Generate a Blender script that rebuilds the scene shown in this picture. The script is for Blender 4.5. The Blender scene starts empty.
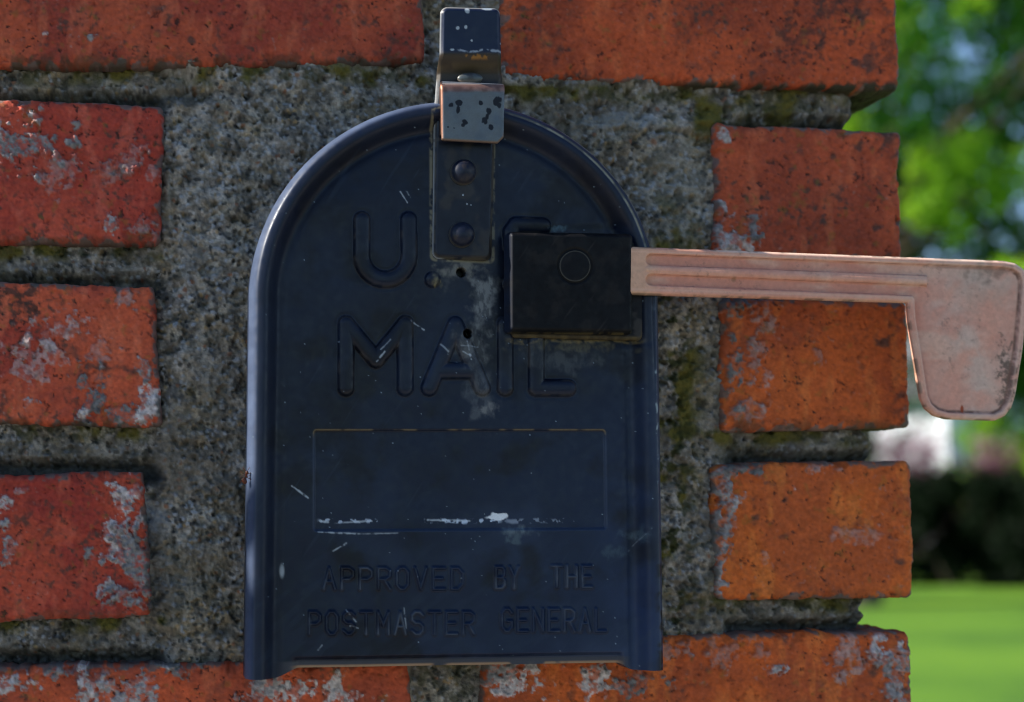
import bpy, bmesh, math, random
import numpy as np
from mathutils import Matrix, Vector

random.seed(7)
rng = np.random.default_rng(11)
S = bpy.context.scene
COL = S.collection
rad = math.radians

# ------------------------------------------------------------------ camera
FPX = 1600.0
YAW, PITCH, ROLL = rad(12.2), rad(5.5), rad(-0.45)
DIST = 0.64
R = Matrix.Rotation(-YAW, 3, 'Z') @ Matrix.Rotation(rad(90) + PITCH, 3, 'X') @ Matrix.Rotation(ROLL, 3, 'Z')
FWD = R @ Vector((0, 0, -1))
CAM = Vector((0, 0, 1.12)) - FWD * DIST
cd = bpy.data.cameras.new('camera')
cam = bpy.data.objects.new('camera', cd)
COL.objects.link(cam)
cam.matrix_world = Matrix.Translation(CAM) @ R.to_4x4()
cd.sensor_width = 36.0
cd.lens = FPX * 36.0 / 1024.0
cd.clip_start = 0.01
cd.clip_end = 2000
cd.dof.use_dof = True
cd.dof.focus_distance = 0.612
cd.dof.aperture_fstop = 7.6
S.camera = cam

# ------------------------------------------------------------------ world, sun, exposure
SUN_EL, SUN_BEHIND = rad(34), rad(2)
sun_dir = Vector((-math.cos(SUN_BEHIND) * math.cos(SUN_EL), math.sin(SUN_BEHIND) * math.cos(SUN_EL), math.sin(SUN_EL)))
w = bpy.data.worlds.new('World')
S.world = w
w.use_nodes = True
wn = w.node_tree
bg = wn.nodes['Background']
sky = wn.nodes.new('ShaderNodeTexSky')
sky.sky_type = 'NISHITA'
sky.sun_disc = False
sky.dust_density = 0.15
sky.ozone_density = 2.0
sky.air_density = 0.85
sky.altitude = 1200
sky.sun_elevation = SUN_EL
sky.sun_rotation = math.atan2(sun_dir.x, sun_dir.y)
wn.links.new(sky.outputs[0], bg.inputs[0])
bg.inputs[1].default_value = 0.1
sl = bpy.data.lights.new('sun', 'SUN')
sl.energy = 4.6
sl.angle = rad(0.5)
sl.color = (1.0, 0.94, 0.84)
so = bpy.data.objects.new('sun', sl)
COL.objects.link(so)
so.rotation_euler = sun_dir.to_track_quat('Z', 'Y').to_euler()
so.location = (-3, 1, 5)
S.view_settings.view_transform = 'Standard'
S.view_settings.look = 'None'
S.view_settings.exposure = 1.17
S.view_settings.gamma = 1.0
S.render.engine = 'CYCLES'
S.cycles.use_denoising = True
S.cycles.filter_width = 1.15
S.cycles.max_bounces = 6
S.cycles.transparent_max_bounces = 6

RM = np.array([list(r) for r in R])
CN = np.array(CAM)


def P(u, v, y):
    """point of the vertical plane Y=y measured at photo position (u, v)"""
    u = np.asarray(u, float); v = np.asarray(v, float)
    d = np.stack([u - 512.0, 351.0 - v, -FPX * np.ones_like(u)], -1) @ RM.T
    t = (y - CN[1]) / d[..., 1]
    return CN + d * t[..., None]


# ------------------------------------------------------------------ numpy noise
def _h(ix, iy, s):
    n = (ix.astype(np.int64) * 374761393 + iy.astype(np.int64) * 668265263 + s * 974634777) & 0xffffffff
    n = ((n ^ (n >> 13)) * 1274126177) & 0xffffffff
    return ((n ^ (n >> 16)) & 0xffffff) / float(0xffffff)


def vn(x, y, s=0):
    ix = np.floor(x); iy = np.floor(y)
    fx = x - ix; fy = y - iy
    fx = fx * fx * (3 - 2 * fx); fy = fy * fy * (3 - 2 * fy)
    a = _h(ix, iy, s); b = _h(ix + 1, iy, s); c = _h(ix, iy + 1, s); d = _h(ix + 1, iy + 1, s)
    return (a * (1 - fx) + b * fx) * (1 - fy) + (c * (1 - fx) + d * fx) * fy


def fbm(x, y, sc, s=0, o=4, g=0.5):
    """0..1, feature size sc in photo pixels"""
    r = 0; a = 1; t = 0; f = 1.0 / sc
    for k in range(o):
        ca, sa = math.cos(0.6 * k + s), math.sin(0.6 * k + s)
        r = r + a * vn((x * ca - y * sa) * f + 17.3 * k, (x * sa + y * ca) * f + 5.1 * k, s * 31 + k)
        t += a; a *= g; f *= 2.03
    return r / t


def worley(x, y, sc, s=0):
    X = x / sc; Y = y / sc
    ix = np.floor(X); iy = np.floor(Y)
    best = np.full(X.shape, 9.0); sec = np.full(X.shape, 9.0); idv = np.zeros(X.shape)
    for i in (-1, 0, 1):
        for j in (-1, 0, 1):
            cx = ix + i; cy = iy + j
            px = cx + _h(cx, cy, s + 1); py = cy + _h(cx, cy, s + 2)
            d = np.hypot(px - X, py - Y)
            m = d < best
            sec = np.where(m, best, np.minimum(sec, d))
            idv = np.where(m, _h(cx, cy, s + 3), idv)
            best = np.where(m, d, best)
    return best, sec, idv


def ss(a, b, x):
    t = np.clip((x - a) / (b - a), 0, 1)
    return t * t * (3 - 2 * t)


def band(x, a, b, f):
    return ss(a - f, a + f, x) * (1 - ss(b - f, b + f, x))


def mixc(c, d, m):
    m = np.clip(np.asarray(m), 0, 1)[..., None]
    return c * (1 - m) + np.asarray(d, float) * m


def seg(u, v, x0, y0, x1, y1):
    dx, dy = x1 - x0, y1 - y0
    t = np.clip(((u - x0) * dx + (v - y0) * dy) / max(dx * dx + dy * dy, 1e-9), 0, 1)
    return np.hypot(u - x0 - t * dx, v - y0 - t * dy)


def polyd(u, v, pts):
    r = None
    for a, b in zip(pts[:-1], pts[1:]):
        d = seg(u, v, *a, *b)
        r = d if r is None else np.minimum(r, d)
    return r


def poly_sdf(u, v, pts, r=0.0):
    """positive inside, corners rounded by r"""
    pts = np.array(pts, float)
    n = len(pts)
    if r > 0:       # shrink by r
        area = 0.5 * np.sum(pts[:, 0] * np.roll(pts[:, 1], -1) - np.roll(pts[:, 0], -1) * pts[:, 1])
        sg = 1 if area > 0 else -1
        q = []
        for i in range(n):
            a, b, c = pts[i - 1], pts[i], pts[(i + 1) % n]
            e1 = (b - a) / np.linalg.norm(b - a); e2 = (c - b) / np.linalg.norm(c - b)
            n1 = np.array([-e1[1], e1[0]]) * sg; n2 = np.array([-e2[1], e2[0]]) * sg
            m = n1 + n2
            q.append(b + m * r / max(np.dot(m, n1), 0.2))
        pts = np.array(q)
    d = np.full(u.shape, 1e9)
    ins = np.zeros(u.shape, bool)
    for i in range(n):
        a, b = pts[i], pts[(i + 1) % n]
        d = np.minimum(d, seg(u, v, a[0], a[1], b[0], b[1]))
        c = ((a[1] > v) != (b[1] > v)) & (u < (b[0] - a[0]) * (v - a[1]) / (b[1] - a[1] + 1e-12) + a[0])
        ins ^= c
    return np.where(ins, d, -d) + r


# ------------------------------------------------------------------ mesh helpers
def link(o, parent=None):
    COL.objects.link(o)
    if parent is not None:
        o.parent = parent
        o.matrix_parent_inverse = parent.matrix_world.inverted()
    return o


def empty(name, loc, label, cat, group=None):
    o = bpy.data.objects.new(name, None)
    COL.objects.link(o)
    o.location = loc
    o.matrix_world = Matrix.Translation(loc)
    o.empty_display_size = 0.05
    tag(o, label, cat, group)
    return o


def tag(o, label=None, cat=None, group=None, kind=None):
    if label: o['label'] = label
    if cat: o['category'] = cat
    if group: o['group'] = group
    if kind: o['kind'] = kind
    return o


def quads(name, V, F, mat, parent=None, col=None, smooth=True):
    me = bpy.data.meshes.new(name)
    V = np.asarray(V, np.float32); F = np.asarray(F, np.int32)
    me.vertices.add(len(V)); me.vertices.foreach_set('co', V.ravel())
    k = F.shape[1]
    me.loops.add(F.size); me.loops.foreach_set('vertex_index', F.ravel())
    me.polygons.add(len(F))
    me.polygons.foreach_set('loop_start', np.arange(0, F.size, k, dtype=np.int32))
    me.update(calc_edges=True)
    me.polygons.foreach_set('use_smooth', np.full(len(F), smooth))
    if col is not None:
        a = me.attributes.new('paint', 'FLOAT_COLOR', 'POINT')
        c = np.ones((len(V), 4), np.float32); c[:, :col.shape[1]] = col
        a.data.foreach_set('color', c.ravel())
    me.materials.append(mat)
    me.validate()
    return link(bpy.data.objects.new(name, me), parent)


def slab(sdf, bbox, step, y0, height, back, color, skirt=1, wob=0.0, cap=False, skirtcol=None, sid=0):
    """a solid seen face on: outline sdf(u,v)>0, relief height(u,v,d) in metres, running back to Y=back"""
    us = np.arange(bbox[0], bbox[2] + step, step); vs = np.arange(bbox[1], bbox[3] + step, step)
    U, Vv = np.meshgrid(us, vs)
    D = sdf(U, Vv)
    ny, nx = U.shape
    ok = D > -0.6 * step
    cell = ok[:-1, :-1] & ok[1:, :-1] & ok[:-1, 1:] & ok[1:, 1:]
    idx = np.arange(ny * nx).reshape(ny, nx)
    F = np.stack([idx[:-1, :-1][cell], idx[1:, :-1][cell], idx[1:, 1:][cell], idx[:-1, 1:][cell]], 1)
    used = np.unique(F)
    remap = -np.ones(ny * nx, np.int64); remap[used] = np.arange(len(used))
    F = remap[F]
    u = U.ravel()[used].copy(); v = Vv.ravel()[used].copy()
    E = np.concatenate([F[:, [0, 1]], F[:, [1, 2]], F[:, [2, 3]], F[:, [3, 0]]])
    key = np.sort(E, 1); kk = key[:, 0] * len(used) + key[:, 1]
    _, inv, cnt = np.unique(kk, return_inverse=True, return_counts=True)
    BE = E[cnt[inv] == 1]
    bv = np.unique(BE)
    for _ in range(4):
        e = 0.25
        d = sdf(u[bv], v[bv])
        gx = (sdf(u[bv] + e, v[bv]) - sdf(u[bv] - e, v[bv])) / (2 * e)
        gy = (sdf(u[bv], v[bv] + e) - sdf(u[bv], v[bv] - e)) / (2 * e)
        g = np.maximum(gx * gx + gy * gy, 0.2)
        u[bv] -= np.clip(d * gx / g, -step, step); v[bv] -= np.clip(d * gy / g, -step, step)
    d = np.maximum(sdf(u, v), 0)
    h = height(u, v, d)
    pos = P(u, v, y0)
    pos[:, 1] -= h
    C = color(u, v, d, h)
    Vs = [pos]; Fs = [F]; Cs = [C]
    n = len(u)
    # skirt
    m = len(bv)
    loc = -np.ones(n, np.int64); loc[bv] = np.arange(m)
    e = 0.5
    gx = (sdf(u[bv] + e, v[bv]) - sdf(u[bv] - e, v[bv])); gy = (sdf(u[bv], v[bv] + e) - sdf(u[bv], v[bv] - e))
    gl = np.maximum(np.hypot(gx, gy), 1e-6)
    nx_, nz_ = -gx / gl, gy / gl
    base = n
    for k in range(skirt + 1):
        t = k / skirt
        p = pos[bv].copy()
        p[:, 1] = p[:, 1] * (1 - t) + back * t
        if wob and k > 0:
            a = u[bv] + v[bv] * 1.3
            off = (fbm(a, p[:, 1] * 2500 + sid * 50, 9, sid, 3) - 0.5) * wob * min(1, k / 2)
            p[:, 0] += nx_ * off; p[:, 2] += nz_ * off
        Vs.append(p)
        Cs.append(C[bv] if (skirtcol is None) else skirtcol(u[bv], v[bv], t, C[bv], nz_))
    for k in range(skirt):
        a = base + k * m; b = base + (k + 1) * m
        i, j = loc[BE[:, 0]], loc[BE[:, 1]]
        Fs.append(np.stack([a + j, a + i, b + i, b + j], 1))
    if cap:
        q = pos.copy(); q[:, 1] = back
        off = sum(len(x) for x in Vs)
        Vs.append(q); Cs.append(C); Fs.append(F[:, ::-1] + off)
    return np.concatenate(Vs), np.concatenate(Fs), np.concatenate(Cs)


def merge(parts):
    V = []; F = []; C = []; n = 0
    for v, f, c in parts:
        V.append(v); F.append(f + n); C.append(c); n += len(v)
    return np.concatenate(V), np.concatenate(F), np.concatenate(C)


def boxq(x0, x1, y0, y1, z0, z1, n=1):
    V = np.array([(x, y, z) for x in (x0, x1) for y in (y0, y1) for z in (z0, z1)], float)
    F = np.array([(0, 1, 3, 2), (4, 6, 7, 5), (0, 4, 5, 1), (2, 3, 7, 6), (0, 2, 6, 4), (1, 5, 7, 3)])
    return V, F


def rbox(x0, x1, y0, y1, z0, z1, r, c, nseg=10, sid=0, wob=0.0012):
    """rounded brick for the parts of the pillar beyond the frame"""
    Vs = []; Fs = []; n = 0
    h = np.array([x1 - x0, y1 - y0, z1 - z0]) / 2; cc = np.array([x0 + x1, y0 + y1, z0 + z1]) / 2
    t = np.linspace(-1, 1, nseg + 1)
    t = np.sign(t) * (1 - (1 - np.abs(t)) ** 1.6)
    A, B = np.meshgrid(t, t)
    idx = np.arange((nseg + 1) ** 2).reshape(nseg + 1, -1)
    f = np.stack([idx[:-1, :-1], idx[:-1, 1:], idx[1:, 1:], idx[1:, :-1]], -1).reshape(-1, 4)
    for ax in range(3):
        for sg in (-1, 1):
            p = np.zeros((A.size, 3)); o = [(1, 2), (2, 0), (0, 1)][ax]
            p[:, ax] = sg; p[:, o[0]] = A.ravel(); p[:, o[1]] = B.ravel()
            p = p * h
            q = np.clip(p, -(h - r), h - r); d = p - q
            p = q + d / np.maximum(np.linalg.norm(d, axis=1), 1e-9)[:, None] * r
            w_ = (fbm(p[:, 0] * 900 + sid * 7, p[:, 2] * 900 + p[:, 1] * 700, 12, sid) - .5) * wob
            p += d / np.maximum(np.linalg.norm(d, axis=1), 1e-9)[:, None] * w_[:, None]
            Vs.append(p + cc); Fs.append((f if sg > 0 else f[:, ::-1]) + n); n += len(p)
    V = np.concatenate(Vs)
    C = np.ones((len(V), 3)) * np.array(c)
    nn = fbm(V[:, 0] * 2500 + V[:, 1] * 1700, V[:, 2] * 2500, 14, sid + 3)
    C = mixc(C, (0.05, 0.045, 0.04), ss(.6, .8, nn) * .6)
    return V, np.concatenate(Fs), C


# ------------------------------------------------------------------ materials
class NT:
    def __init__(s, name):
        s.m = bpy.data.materials.new(name); s.m.use_nodes = True
        s.t = s.m.node_tree; s.b = s.t.nodes['Principled BSDF']; s.o = s.t.nodes['Material Output']

    def n(s, ty, **k):
        x = s.t.nodes.new(ty)
        for a, b in k.items():
            if a.startswith('i_'):
                x.inputs[a[2:].replace('_', ' ')].default_value = b
            else:
                setattr(x, a, b)
        return x

    def l(s, a, b): s.t.links.new(a, b)


def ramp(nt, src, pts):
    r = nt.n('ShaderNodeValToRGB')
    e = r.color_ramp.elements
    while len(e) < len(pts): e.new(0.5)
    for x, (p, c) in zip(e, pts):
        x.position = p; x.color = (*c, 1) if len(c) == 3 else c
    nt.l(src, r.inputs[0])
    return r.outputs[0]


def painted(name, rough=(0.4, 0.6), spec=0.5, noise=2500, bump=0.0002, bscale=1800, vary=0.25, metal=0.0, coat=0.0, bstr=0.6, sub=0.0):
    """material reading the surface's own colour from the mesh, with fine grain, bump and gloss variation"""
    t = NT(name)
    at = t.n('ShaderNodeAttribute', attribute_name='paint')
    tc = t.n('ShaderNodeTexCoord')
    n1 = t.n('ShaderNodeTexNoise', i_Scale=noise, i_Detail=3.0, i_Roughness=0.6)
    t.l(tc.outputs['Object'], n1.inputs['Vector'])
    mr = t.n('ShaderNodeMapRange')
    mr.inputs['To Min'].default_value = 1 - vary; mr.inputs['To Max'].default_value = 1 + vary
    t.l(n1.outputs[0], mr.inputs[0])
    mx = t.n('ShaderNodeVectorMath', operation='MULTIPLY')
    t.l(at.outputs['Color'], mx.inputs[0]); t.l(mr.outputs[0], mx.inputs[1])
    t.l(mx.outputs[0], t.b.inputs['Base Color'])
    n2 = t.n('ShaderNodeTexNoise', i_Scale=noise * 0.12, i_Detail=5.0)
    t.l(tc.outputs['Object'], n2.inputs['Vector'])
    m2 = t.n('ShaderNodeMapRange')
    m2.inputs['From Min'].default_value = 0.3; m2.inputs['From Max'].default_value = 0.7
    m2.inputs['To Min'].default_value = rough[0]; m2.inputs['To Max'].default_value = rough[1]
    t.l(n2.outputs[0], m2.inputs[0]); t.l(m2.outputs[0], t.b.inputs['Roughness'])
    n3 = t.n('ShaderNodeTexNoise', i_Scale=bscale, i_Detail=4.0, i_Roughness=0.65)
    t.l(tc.outputs['Object'], n3.inputs['Vector'])
    bp = t.n('ShaderNodeBump'); bp.inputs['Strength'].default_value = bstr; bp.inputs['Distance'].default_value = bump
    t.l(n3.outputs[0], bp.inputs['Height']); t.l(bp.outputs[0], t.b.inputs['Normal'])
    t.b.inputs['Specular IOR Level'].default_value = spec
    t.b.inputs['Metallic'].default_value = metal
    t.b.inputs['Coat Weight'].default_value = coat
    if sub:
        t.b.inputs['Subsurface Weight'].default_value = sub
        t.b.inputs['Subsurface Radius'].default_value = (1, .4, .3)
        t.b.inputs['Subsurface Scale'].default_value = 0.002
    return t.m


def noisy(name, c1, c2, scale, rough=0.8, bump=0.0, bscale=None, c3=None, spec=0.3, detail=5.0, tr=None):
    t = NT(name)
    tc = t.n('ShaderNodeTexCoord')
    n = t.n('ShaderNodeTexNoise', i_Scale=scale, i_Detail=detail, i_Roughness=0.6)
    t.l(tc.outputs['Object'], n.inputs['Vector'])
    pts = [(0.32, c1), (0.68, c2)] if c3 is None else [(0.3, c1), (0.5, c2), (0.7, c3)]
    col = ramp(t, n.outputs[0], pts)
    t.l(col, t.b.inputs['Base Color'])
    t.b.inputs['Roughness'].default_value = rough
    t.b.inputs['Specular IOR Level'].default_value = spec
    if bump:
        n2 = t.n('ShaderNodeTexNoise', i_Scale=bscale or scale * 6, i_Detail=4.0)
        t.l(tc.outputs['Object'], n2.inputs['Vector'])
        bp = t.n('ShaderNodeBump'); bp.inputs['Distance'].default_value = bump; bp.inputs['Strength'].default_value = 0.8
        t.l(n2.outputs[0], bp.inputs['Height']); t.l(bp.outputs[0], t.b.inputs['Normal'])
    if tr:
        tb = t.n('ShaderNodeBsdfTranslucent'); tb.inputs[0].default_value = (*tr, 1)
        ms = t.n('ShaderNodeMixShader'); ms.inputs[0].default_value = 0.32
        t.l(t.b.outputs[0], ms.inputs[1]); t.l(tb.outputs[0], ms.inputs[2]); t.l(ms.outputs[0], t.o.inputs[0])
    return t.m


M_brick = painted('brick_clay', (0.7, 0.95), 0.25, 3500, 0.0003, 2200, 0.22)
M_mortar = painted('sand_mortar', (0.8, 1.0), 0.2, 2200, 0.0007, 1500, 0.45, bstr=0.9)
M_door = painted('aged_dark_blue_paint', (0.30, 0.52), 0.26, 3000, 0.00005, 900, 0.2, bstr=0.5)
M_black = painted('black_plastic', (0.45, 0.7), 0.16, 3000, 0.00006, 2400, 0.25, bstr=0.5)
M_steel = painted('worn_zinc', (0.35, 0.6), 0.5, 3000, 0.00006, 1500, 0.2, metal=0.55)
M_flag = painted('faded_red_plastic', (0.45, 0.7), 0.4, 2600, 0.00007, 1600, 0.12, sub=0.15)
M_body = noisy('body_paint', (0.008, 0.011, 0.02), (0.02, 0.026, 0.045), 60, 0.5)

# ------------------------------------------------------------------ brick pillar
BRICKS = {
    'T1': [(-45, -85), (424, -78), (425, 62), (-48, 66)],
    'T2': [(500, -60), (897, -45), (901, 90), (500, 77)],
    'L2': [(-45, 96), (165, 104), (160, 243), (-46, 241)],
    'L3': [(-46, 279), (154, 286), (163, 427), (-46, 422)],
    'L4': [(-47, 476), (144, 470), (152, 616), (-48, 624)],
    'L5': [(-48, 668), (410, 659), (412, 800), (-50, 812)],
    'R2': [(715, 122), (902, 131), (903, 262), (716, 256)],
    'R3': [(720, 297), (908, 301), (912, 428), (722, 432)],
    'R4': [(712, 464), (912, 461), (915, 599), (716, 600)],
    'R5': [(484, 642), (912, 631), (917, 770), (484, 785)],
}
BCOL = {  # clay: (main, second)
    'T1': ((.33, .060, .026), (.25, .040, .022)), 'T2': ((.36, .062, .020), (.25, .045, .018)),
    'L2': ((.36, .058, .032), (.30, .040, .024)), 'L3': ((.40, .072, .032), (.30, .044, .026)),
    'L4': ((.35, .054, .027), (.27, .034, .022)), 'L5': ((.40, .070, .026), (.30, .055, .025)),
    'R2': ((.34, .062, .024), (.27, .050, .022)), 'R3': ((.40, .080, .018), (.31, .062, .02)),
    'R4': ((.42, .088, .016), (.36, .074, .018)), 'R5': ((.42, .080, .016), (.32, .062, .018)),
}
# blobs of lichen or lime: brick, x, y, rx, ry, tone (1 white .. 0 grey mortar-like)
BLOB = [
    ('L2', 22, 140, 44, 22, .25), ('L2', 5, 122, 20, 10, .7), ('L2', 60, 170, 18, 14, .45, 0.45), ('L2', 130, 160, 18, 12, .45, 0.4),
    ('L2', 112, 225, 8, 8, .5), ('L2', 145, 228, 14, 12, .35, 0.55), ('L2', 150, 170, 8, 14, .6, 0.4), ('L2', 118, 172, 14, 10, .3, 0.4),
    ('L3', 15, 305, 32, 16, -.6), ('L3', 55, 332, 26, 16, .75, 0.6), ('L3', 40, 360, 26, 18, .7, 0.5), ('L3', 88, 393, 16, 24, .1), ('L3', 122, 412, 34, 12, .15),
    ('L3', 147, 405, 11, 20, .95), ('L3', 150, 370, 10, 10, .35), ('L3', 100, 352, 14, 10, .5, 0.4), ('L3', 82, 414, 6, 6, .9), ('L3', 125, 300, 8, 10, .4, 0.6), ('L3', 32, 404, 8, 5, .6),
    ('L4', 125, 500, 12, 22, .95), ('L4', 118, 540, 13, 28, .95), ('L4', 140, 520, 14, 24, .7), ('L4', 138, 560, 22, 38, .2), ('L4', 112, 585, 12, 14, .7),
    ('L4', 128, 600, 18, 14, .3), ('L4', 20, 490, 10, 4, .7, 0.5), ('L4', 2, 500, 8, 18, .6), ('L4', 90, 550, 5, 8, .3), ('L4', 8, 555, 6, 20, .4),
    ('L5', 90, 675, 26, 10, .15, 0.6), ('L5', 130, 690, 26, 18, .55), ('L5', 20, 688, 20, 12, .7), ('L5', 85, 690, 6, 22, .75), ('L5', 55, 672, 12, 8, .3), ('L5', 180, 668, 18, 8, .1),
    ('L5', 310, 692, 46, 15, .95), ('L5', 262, 690, 16, 12, .5), ('L5', 172, 664, 20, 5, .6),
    ('R5', 520, 684, 30, 16, .9), ('R5', 598, 684, 15, 19, .9), ('R5', 500, 668, 20, 14, .3), ('R5', 640, 678, 26, 14, .1), ('R5', 730, 650, 30, 12, .3, 0.4),
    ('R5', 850, 652, 16, 22, .45, 0.6), ('R5', 884, 646, 16, 14, .8), ('R5', 896, 684, 16, 26, .35), ('R5', 778, 668, 8, 6, .6), ('R5', 668, 652, 24, 10, .35, 0.5),
    ('R2', 722, 232, 14, 22, .55), ('R2', 735, 244, 18, 10, .8), ('R2', 752, 226, 8, 12, .2), ('R2', 722, 140, 6, 10, .5),
    ('R3', 735, 355, 9, 44, .1), ('R3', 760, 345, 12, 34, .35, 0.55), ('R3', 745, 415, 22, 14, .35, 0.5), ('R3', 768, 375, 9, 24, .6, 0.5), ('R3', 730, 312, 12, 16, .1), ('R3', 818, 350, 8, 12, .4, 0.4),
    ('R3', 900, 408, 10, 22, -.3), ('R3', 902, 318, 8, 12, -.4),
    ('R4', 722, 475, 16, 18, .3), ('R4', 730, 505, 8, 24, .3), ('R4', 718, 540, 9, 28, .3), ('R4', 718, 588, 7, 16, .35), ('R4', 738, 500, 6, 8, .6), ('R4', 795, 490, 5, 8, .8),
    ('R4', 857, 535, 18, 7, .45, 0.35), ('R4', 765, 557, 7, 8, .6, 0.4), ('R4', 820, 470, 16, 5, .5, 0.5), ('R4', 745, 468, 24, 6, .05),
    ('T1', 46, 34, 4, 3, .7), ('T2', 818, 28, 34, 36, -.45), ('T2', 690, 26, 24, 22, -.2), ('T2', 760, 60, 20, 14, -.2), ('T2', 890, 50, 10, 26, -.35), ('T1', 90, 36, 10, 4, .3),
]
JOINTS_DIRT = {'T2': 1.0, 'T1': .5, 'L2': .4, 'L3': .6, 'R3': .5}


def brick_color(key, sid):
    q = BRICKS[key]; x0, x1 = q[0][0], q[1][0]; y0, y1 = q[0][1], q[2][1]
    a, b = BCOL[key]
    a = np.array(a) * (1.2, 1.22, 1.2); b = np.array(b) * 1.12

    def f(u, v, d, h):
        s = sid * 11
        c = np.ones((len(u), 3)) * np.array(a)
        c = mixc(c, b, ss(.35, .65, fbm(u, v, 60, s, 4)))
        c = c * (0.84 + 0.34 * fbm(u, v, 9, s + 1, 4))[:, None]
        c = mixc(c, np.array(a) * (1.25, 1.7, 1.9), ss(.56, .76, fbm(u * 1.8, v * .6, 22, s + 2, 4)) * .45)      # dusty streaks
        c = mixc(c, (.05, .035, .028), ss(.60, .80, fbm(u, v, 13, s + 3, 5)) * .7 * (0.15 + ss(.45, .65, fbm(u, v, 60, s + 9, 2))))          # soot specks
        c = mixc(c, (.018, .016, .015), ss(.68, .76, fbm(u, v, 4.6, s + 4, 4, .62)) * .8 * (.25 + .75 * ss(.38, .6, fbm(u, v, 45, s + 40, 3))))
        c = mixc(c, (.30, .20, .17), ss(.70, .84, fbm(u, v, 5, s + 5, 4, .6)) * .55 * ss(.4, .7, fbm(u, v, 50, s + 15, 3))) 
        c = c * (.72 + .56 * fbm(u, v, 2.6, s + 16, 2))[:, None]
        c = mixc(c, (.06, .04, .03), ss(.56, .80, fbm(u, v, 5, s + 18, 3)) * ss(.42, .66, fbm(u, v, 34, s + 19, 4)) * (.35 if key in ('R4', 'R3', 'R5') else .8))                                 # pale sand specks
        c = mixc(c, (.16, .12, .02), ss(.70, .82, fbm(u, v, 9, s + 6, 3)) * .3)                                  # yellow-green moss
        for (bk, bx, by, rx, ry, tone, *st) in BLOB:
            if bk != key: continue
            m = 1.15 - np.hypot((u - bx) / rx, (v - by) / ry)
            n = fbm(u, v, 13, s + 7, 4) - .5
            m = ss(-.10, .14, m * .6 - .17 + n * 2.0 + (fbm(u, v, 4.5, s + 17, 3) - .5) * 1.1)
            if tone < 0:
                c = mixc(c, (.03, .026, .022), m * -tone * 1.4 * ss(.3, .62, fbm(u, v, 6, s + 14, 4, .62)))
            else:
                g = np.array((.105, .10, .095)) * (1 - tone) + np.array((.50, .43, .41)) * tone
                gn = (0.15 + 1.6 * fbm(u, v, 3.6, s + 8, 3, .6))[:, None]
                mm = ((st[0] if st else 1) * np.clip(m, 0, 1) * (.2 + .8 * ss(.36, .56, fbm(u, v, 5.5, s + 13, 4, .62))))[:, None]
                c = c * (1 - mm) + g * gn * mm
        # mortar smears and moss along the edges
        en = fbm(u, v, 9, s + 10, 3)
        c = mixc(c, (.10, .10, .09), ss(.02, .12, en - .36 - d * .05) * .8)
        lo = ss(14, 2, (y1 - v))
        c = mixc(c, (.035, .032, .018), ss(.45, .62, fbm(u, v, 10, s + 12, 4) + lo * .22 - .12) * lo * JOINTS_DIRT.get(key, .3) * 1.2)
        return np.clip(c, .004, 1)
    return f


def brick_height(key, sid):
    def f(u, v, d, h=None):
        s = sid * 11
        r = 6.0 + 5.0 * fbm(u, v, 20, s + 21, 2)
        dd = np.clip(r - d, 0, r)
        edge = (r - np.sqrt(np.maximum(r * r - dd * dd, 0))) * 0.0004 * .9
        n = (fbm(u, v, 90, s + 22, 3) - .5) * .0026 + (fbm(u, v, 12, s + 23, 4, .6) - .5) * .0012 + (fbm(u, v, 3.0, s + 24, 2) - .5) * .0007
        pit = -ss(.68, .76, fbm(u, v, 4.6, s + 4, 4, .62)) * .0006
        bl = 0
        for (bk, bx, by, rx, ry, tone, *st) in BLOB:
            if bk != key or tone < 0: continue
            m = 1.15 - np.hypot((u - bx) / rx, (v - by) / ry)
            m = ss(-.10, .14, m * .6 - .17 + (fbm(u, v, 13, s + 7, 4) - .5) * 2.0 + (fbm(u, v, 4.5, s + 17, 3) - .5) * 1.1)
            bl = bl + m * (.0005 + .0007 * (1 - tone)) * (.6 + .8 * fbm(u, v, 4, s + 8, 2))
        chip = -ss(.62, .75, fbm(u, v, 16, s + 25, 3)) * .002 * ss(16, 0, d)
        return -edge + n + pit + np.minimum(bl, .002) + chip
    return f


def brick_sdf(key, sid):
    q = BRICKS[key]

    def f(u, v):
        s = sid * 11
        return poly_sdf(u, v, q, 6) + (fbm(u, v, 55, s + 30, 2) - .5) * 5 + (fbm(u, v, 14, s + 31, 3) - .5) * 2.4 + (fbm(u, v, 5, s + 32, 2) - .5) * 1.8
    return f


def brick_skirt(u, v, t, c, nz):
    low = np.clip(-nz, 0, 1) * min(1, t * 30)       # undersides carry moss
    n = fbm(u, v * .3 + t * 300, 12, 5, 3)
    c = mixc(c, (.085, .07, .016), low * ss(.42, .7, n) * .4)
    side = min(1, t * 10)
    return mixc(c, (.05, .045, .04), side * ss(.5, .7, n) * .7)


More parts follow.
